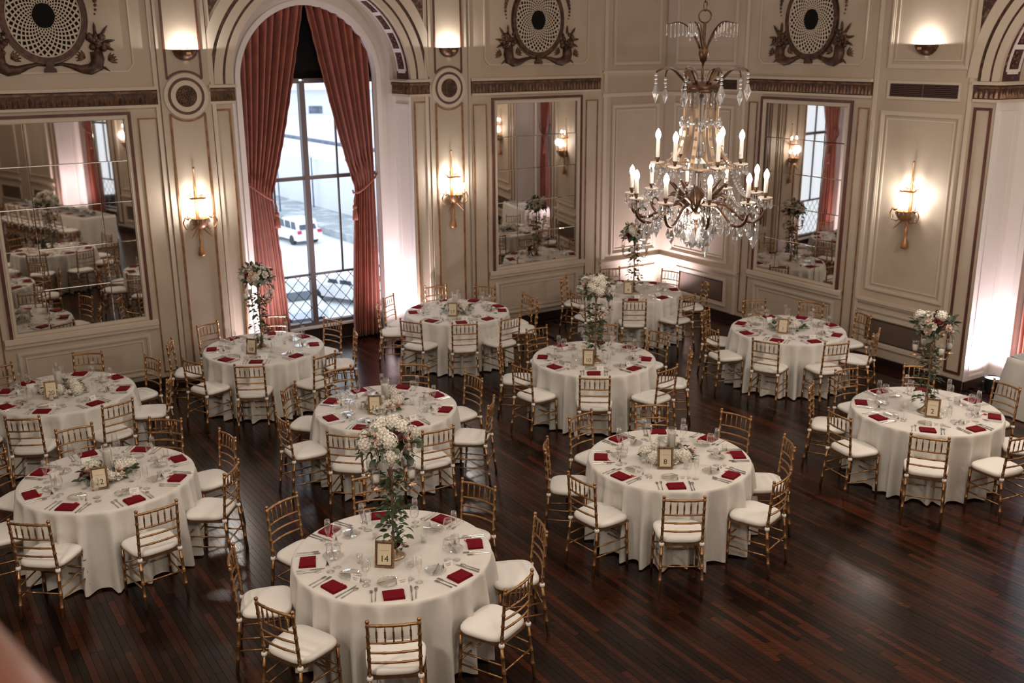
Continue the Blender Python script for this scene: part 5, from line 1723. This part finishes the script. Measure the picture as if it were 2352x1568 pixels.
    lamp('chandelier_glow', 'POINT', (0, 0, 3.56), 42, WARM, t, shadow_soft_size=0.10)
    return t
make_chandelier()

# ---------------------------------------------------------------- white side table, reflected long table, handrail
def draped_table(name, F0, rot, w, d, label):
    n = 44
    outline = []
    for i in range(n):
        u = i / n * 4
        k = int(u); f_ = u - k
        c_ = [(-w / 2, -d / 2), (w / 2, -d / 2), (w / 2, d / 2), (-w / 2, d / 2)]
        a, b_ = c_[k], c_[(k + 1) % 4]
        outline.append((a[0] + (b_[0] - a[0]) * f_, a[1] + (b_[1] - a[1]) * f_))
    t = thing('folding_table', label.split(',')[0] + ', bare table beneath', 'table', F0, rot, 'long folding tables')
    MB().box(-w / 2 + .01, w / 2 - .01, -d / 2 + .01, d / 2 - .01, .73, .76).build('tabletop', 'basewood', t)
    for x in (-w / 2 + .15, w / 2 - .15):
        for y in (-d / 2 + .1, d / 2 - .1):
            MB().rod((x, y, 0), (x, y, .73), [(0, .014), (1, .014)], 6).build('leg', 'blackmetal', t)
    vs, fs = [], []
    r = random.Random(5)
    fo = [r.uniform(0, 1) for _ in range(n)]
    for z, k in ((.766, -.02), (.762, .005), (.70, .012), (.4, .03), (.015, .05)):
        for i, (x, y) in enumerate(outline):
            g = k + (k if z < .6 else 0) * .8 * math.sin(i * 2.4 + fo[i])
            vs.append((x + (g if x > 0 else -g), y + (g if y > 0 else -g), z))
    for j in range(4):
        for i in range(n):
            fs.append((j * n + i, j * n + (i + 1) % n, (j + 1) * n + (i + 1) % n, (j + 1) * n + i))
    fs.append(tuple(range(n)))
    c_ = MB().add(vs, fs).build('tablecloth', 'linen', None, True)
    c_.location = F0; c_.rotation_euler = (0, 0, rot)
    tag(c_, label, 'tablecloth', 'long white tablecloths')
ROT_S = math.atan2(SD.y, SD.x)
draped_table('side_table', room(0.06, 8.02), ROT_S, 0.72, 1.68, 'white floor-length cloth on the side table by the right window, at the photo edge')

# long tables only the left mirror shows, with chairs along the near side
def garland(p0, p1, seed, label):
    r = random.Random(seed)
    g = thing('greenery_garland', label, 'garland', p0)
    items = []
    d = p1 - p0
    for q in range(150):
        u = r.random()
        a = r.uniform(0, 6.28)
        items.append((d * u + Vector((r.uniform(-.07, .07), r.uniform(-.07, .07), r.uniform(.0, .06))), (math.cos(a), math.sin(a), r.uniform(-.1, .6)), r.uniform(.07, .11), r.uniform(-.5, .5)))
    leaves_joined(g, items, 'foliage', 'leaf', .2)
    for q in range(14):
        put_dir('rose', ROSES['rosewhite'][q % 2], g, d * ((q + .5) / 14) + Vector((r.uniform(-.05, .05), r.uniform(-.05, .05), .05)), (r.uniform(-.4, .4), r.uniform(-.4, .4), 1), .05, q)
LC, LROT = Vector((3.0, 2.95, 0)), math.atan2(CE.y, CE.x)
draped_table('long_table', LC, LROT, 3.9, 0.8, 'long white tablecloth seen only in the left mirror')
garland(LC - CE * 1.8 + Vector((0, 0, .766)), LC + CE * 1.8 + Vector((0, 0, .766)), 70, 'green garland with white roses along the long table in the left mirror')
ORD = ['first', 'second', 'third', 'fourth', 'fifth', 'sixth', 'seventh', 'eighth', 'ninth', 'tenth', 'eleventh', 'twelfth']
for i in range(7):
    p = LC + CE * (-1.65 + .55 * i) + CN * .64
    place_chair(p.x, p.y, math.atan2(-CN.y, -CN.x) - PI / 2, '%s gold chair along the long table, reflected in the left mirror' % ORD[i], 'chairs at the reflected long table')
    put_at('napkin', NAPK[i % 5], LC + CE * (-1.65 + .55 * i) + CN * .27 + Vector((0, 0, .767)), LROT, '%s crimson napkin on the long table, reflected in the left mirror' % ORD[i], 'napkin', 'napkins on the reflected long table')

ra = Vector((-0.472, 0.820, 4.05)); rb_ = Vector((-0.408, 0.755, 4.05))
rd = (rb_ - ra).normalized()
rn = Vector((-rd.y, rd.x, 0))
if rn.dot(Vector((0, 0, 0)) - ra) < 0:
    rn = -rn
rl = thing('balcony_handrail', 'blurred reddish wooden handrail in the bottom left corner, close to the viewer', 'handrail', (ra.x, ra.y, 2.95))
inv = Vector((ra.x, ra.y, 2.95))
A, B_ = ra + rn * .045 - rd * .5, ra + rn * .045 + rd * 1.7
MB().tube([A - inv - Vector((0, 0, .03)), B_ - inv - Vector((0, 0, .03))], .062, 14).build('rail', 'mahogany', rl, True)
for q in range(8):
    p = A + (B_ - A) * (q + .5) / 8 - inv
    MB().rod((p.x, p.y, 0), (p.x, p.y, 1.03), [(0, .03), (.2, .02), (.45, .034), (.7, .018), (1, .024)], 10).build('baluster', 'mahogany', rl, True)
q0, q1 = A + Vector((0, 0, -1.1)), B_ + Vector((0, 0, -1.1))
sl = MB()
cs = [q0 - rn * .12, q1 - rn * .12, q1 + rn * 2.2, q0 + rn * 2.2]
sl.add([(p.x, p.y, 2.70) for p in cs] + [(p.x, p.y, 2.949) for p in cs], [(3, 2, 1, 0), (4, 5, 6, 7), (0, 1, 5, 4), (1, 2, 6, 5), (2, 3, 7, 6), (3, 0, 4, 7)])
structure(sl.build('balcony_slab', 'cream'))

# ---------------------------------------------------------------- the street outside the window
GZ = -8.5
def ground_at(u, v, z=GZ):
    d = _f * 1.0 + _r * ((u - 1176) / FPX) + _u * ((784 - v) / FPX)
    k = (z - CAM_H) / d.z
    return Vector((d.x * k, d.y * k, z))
structure(MB().box(-160, 160, 22, 330, GZ - .3, GZ).build('street', 'asphalt'))
def car(name, label, p, ang, body, wagon=True):
    t = thing(name, label, 'car', p, ang)
    L2_, W2 = 2.3, .92
    h, hr = .95, 1.72 if wagon else 1.45
    prof = [(-L2_, .35), (-L2_ - .05, .75), (-L2_ + .05, h + .05), (-L2_ + (.25 if wagon else .6), h + .1), (L2_ * .45, h + .05), (L2_ * .95, h - .12), (L2_ + .05, .7), (L2_, .35)]
    mb = MB(lambda x, y, z: (x, y, z)).poly(prof, -W2, W2)
    roof = [(-L2_ + (.15 if wagon else .55), h), (-L2_ + (.45 if wagon else 1.1), hr - .03), (-L2_ + 1.2, hr), (.25, hr - .02), (L2_ * .5, h + .02)]
    mb.poly(roof, -W2 * .80, W2 * .80)
    mb.build('body', body, t)
    for sg in (-1, 1):
        y = sg * W2 * .80
        for x0, x1 in ((-1.75, -1.05), (-.95, -.1), (0.0, .75)):
            MB().add([(x0, y + sg * .012, h + .12), (x1, y + sg * .012, h + .12), (x1 - .12 * (x1 > 0), y + sg * .012, hr - .16), (x0 + .12, y + sg * .012, hr - .16), (x0, y, h + .12), (x1, y, h + .12), (x1 - .12 * (x1 > 0), y, hr - .16), (x0 + .12, y, hr - .16)],
                     [(0, 1, 2, 3), (0, 4, 5, 1), (1, 5, 6, 2), (2, 6, 7, 3), (3, 7, 4, 0)]).build('side_window', 'carglass', t)
        for x in (-1.4, 1.4):
            MB().rod((x, sg * (W2 - .2), .34), (x, sg * (W2 + .02), .34), [(0, .34), (1, .34)], 16).build('wheel', 'tyre', t)
        MB().box(-L2_ - .08, -L2_ + .1, *sorted((sg * .62, sg * .90)), .85, 1.05).build('tail_light', 'taillight', t)
    xr = -L2_ + (.18 if wagon else .62)
    dx = .28 if wagon else .5
    MB().add([(xr - .03, -.62, h + .14), (xr - .03, .62, h + .14), (xr + dx - .03, .58, hr - .15), (xr + dx - .03, -.58, hr - .15), (xr, -.62, h + .14), (xr, .62, h + .14), (xr + dx, .58, hr - .15), (xr + dx, -.58, hr - .15)],
             [(0, 1, 2, 3), (0, 4, 5, 1), (1, 5, 6, 2), (2, 6, 7, 3), (3, 7, 4, 0)]).build('rear_window', 'carglass', t)
    MB().add([(.62, -.68, h + .22), (.62, .68, h + .22), (L2_ * .5, .7, h + .09), (L2_ * .5, -.7, h + .09), (.28, -.66, hr - .06), (.28, .66, hr - .06)], [(3, 2, 5, 4)]).build('windscreen', 'carglass', t)
    return t
car('suv', 'white sport utility car on the street behind the window mullion, red tail lights', ground_at(678, 552), math.radians(128), 'carwhite')
car('parked_car', 'silver car with dark windscreen parked below the window lattice, left pane', ground_at(683, 722), math.radians(-62), 'carsilver', False)
car('parked_car', 'pale car parked below the window lattice, right pane', ground_at(800, 690), math.radians(150), 'carwhite', False)
def wall_between(name, a, b, th, z1, mat, label=None, cat=None):
    d = (b - a).normalized(); n = Vector((-d.y, d.x, 0))
    mb = MB().add([a - n * th, b - n * th, b + n * th, a + n * th] + [p + Vector((0, 0, z1)) for p in (a - n * th, b - n * th, b + n * th, a + n * th)],
                  [(3, 2, 1, 0), (4, 5, 6, 7), (0, 1, 5, 4), (1, 2, 6, 5), (2, 3, 7, 6), (3, 0, 4, 7)])
    return mb.build(name, mat)
pa, pb = ground_at(600, 430), ground_at(860, 500)
bed = structure(wall_between('planting_bed', pa + (pb - pa) * -.6, pb + (pb - pa) * .6, 6.5, .5, 'planting'))
off = Vector((0, 7.5, 0))
rw = structure(wall_between('retaining_wall', pa + (pb - pa) * -.6 + off, pb + (pb - pa) * .6 + off, .4, 4.6, 'stonedark'))
off2 = Vector((0, 26, 0))
structure(wall_between('upper_street', pa + (pb - pa) * -1 + off2, pb + (pb - pa) * 1 + off2, 17.5, 4.4, 'asphalt'))
for i, (u, v) in enumerate(((645, 430), (722, 420), (800, 425))):
    p = ground_at(u, v + 70)
    lp = thing('street_lamp', 'white globe street lamp beyond the window, %s of three' % ('leftmost', 'middle', 'rightmost')[i], 'street lamp', p, 0, 'globe street lamps')
    MB().rod((0, 0, 0), (0, 0, 4.6), [(0, .12), (.1, .07), (1, .05)], 8).build('post', 'stonedark', lp)
    MB().ball((0, 0, 4.95), .42, 12, 8).build('globe', 'globe', lp, True)
bp_ = ground_at(730, 335)
bld = thing('facade_building', 'pale building across the street seen through the upper window panes', 'building', (bp_.x, bp_.y, GZ))
bw = 70
MB().box(-bw, bw, 0, 14, 0, 44).build('facade', 'stonepale', bld)
MB().box(-bw, bw, -1.2, 0, 7.6, 8.6).build('ledge', 'stonepale', bld)
MB().box(-bw, bw, -.8, 0, 14.2, 14.8).build('ledge', 'stonepale', bld)
for i in range(-6, 7):
    for z in (2.0, 9.6, 16.5, 23.5, 30):
        MB().box(i * 5.6 - .9, i * 5.6 + .9, -.15, .05, z, z + 3.4).build('facade_window', 'stonedark' if (i + int(z)) % 3 else 'carglass', bld)
MB().box(-bw, bw, -2.5, -1.0, 0, 3.2).build('hedge_terrace', 'planting', bld)
# a darker neighbour for the other side of the street, reflected in the right mirror
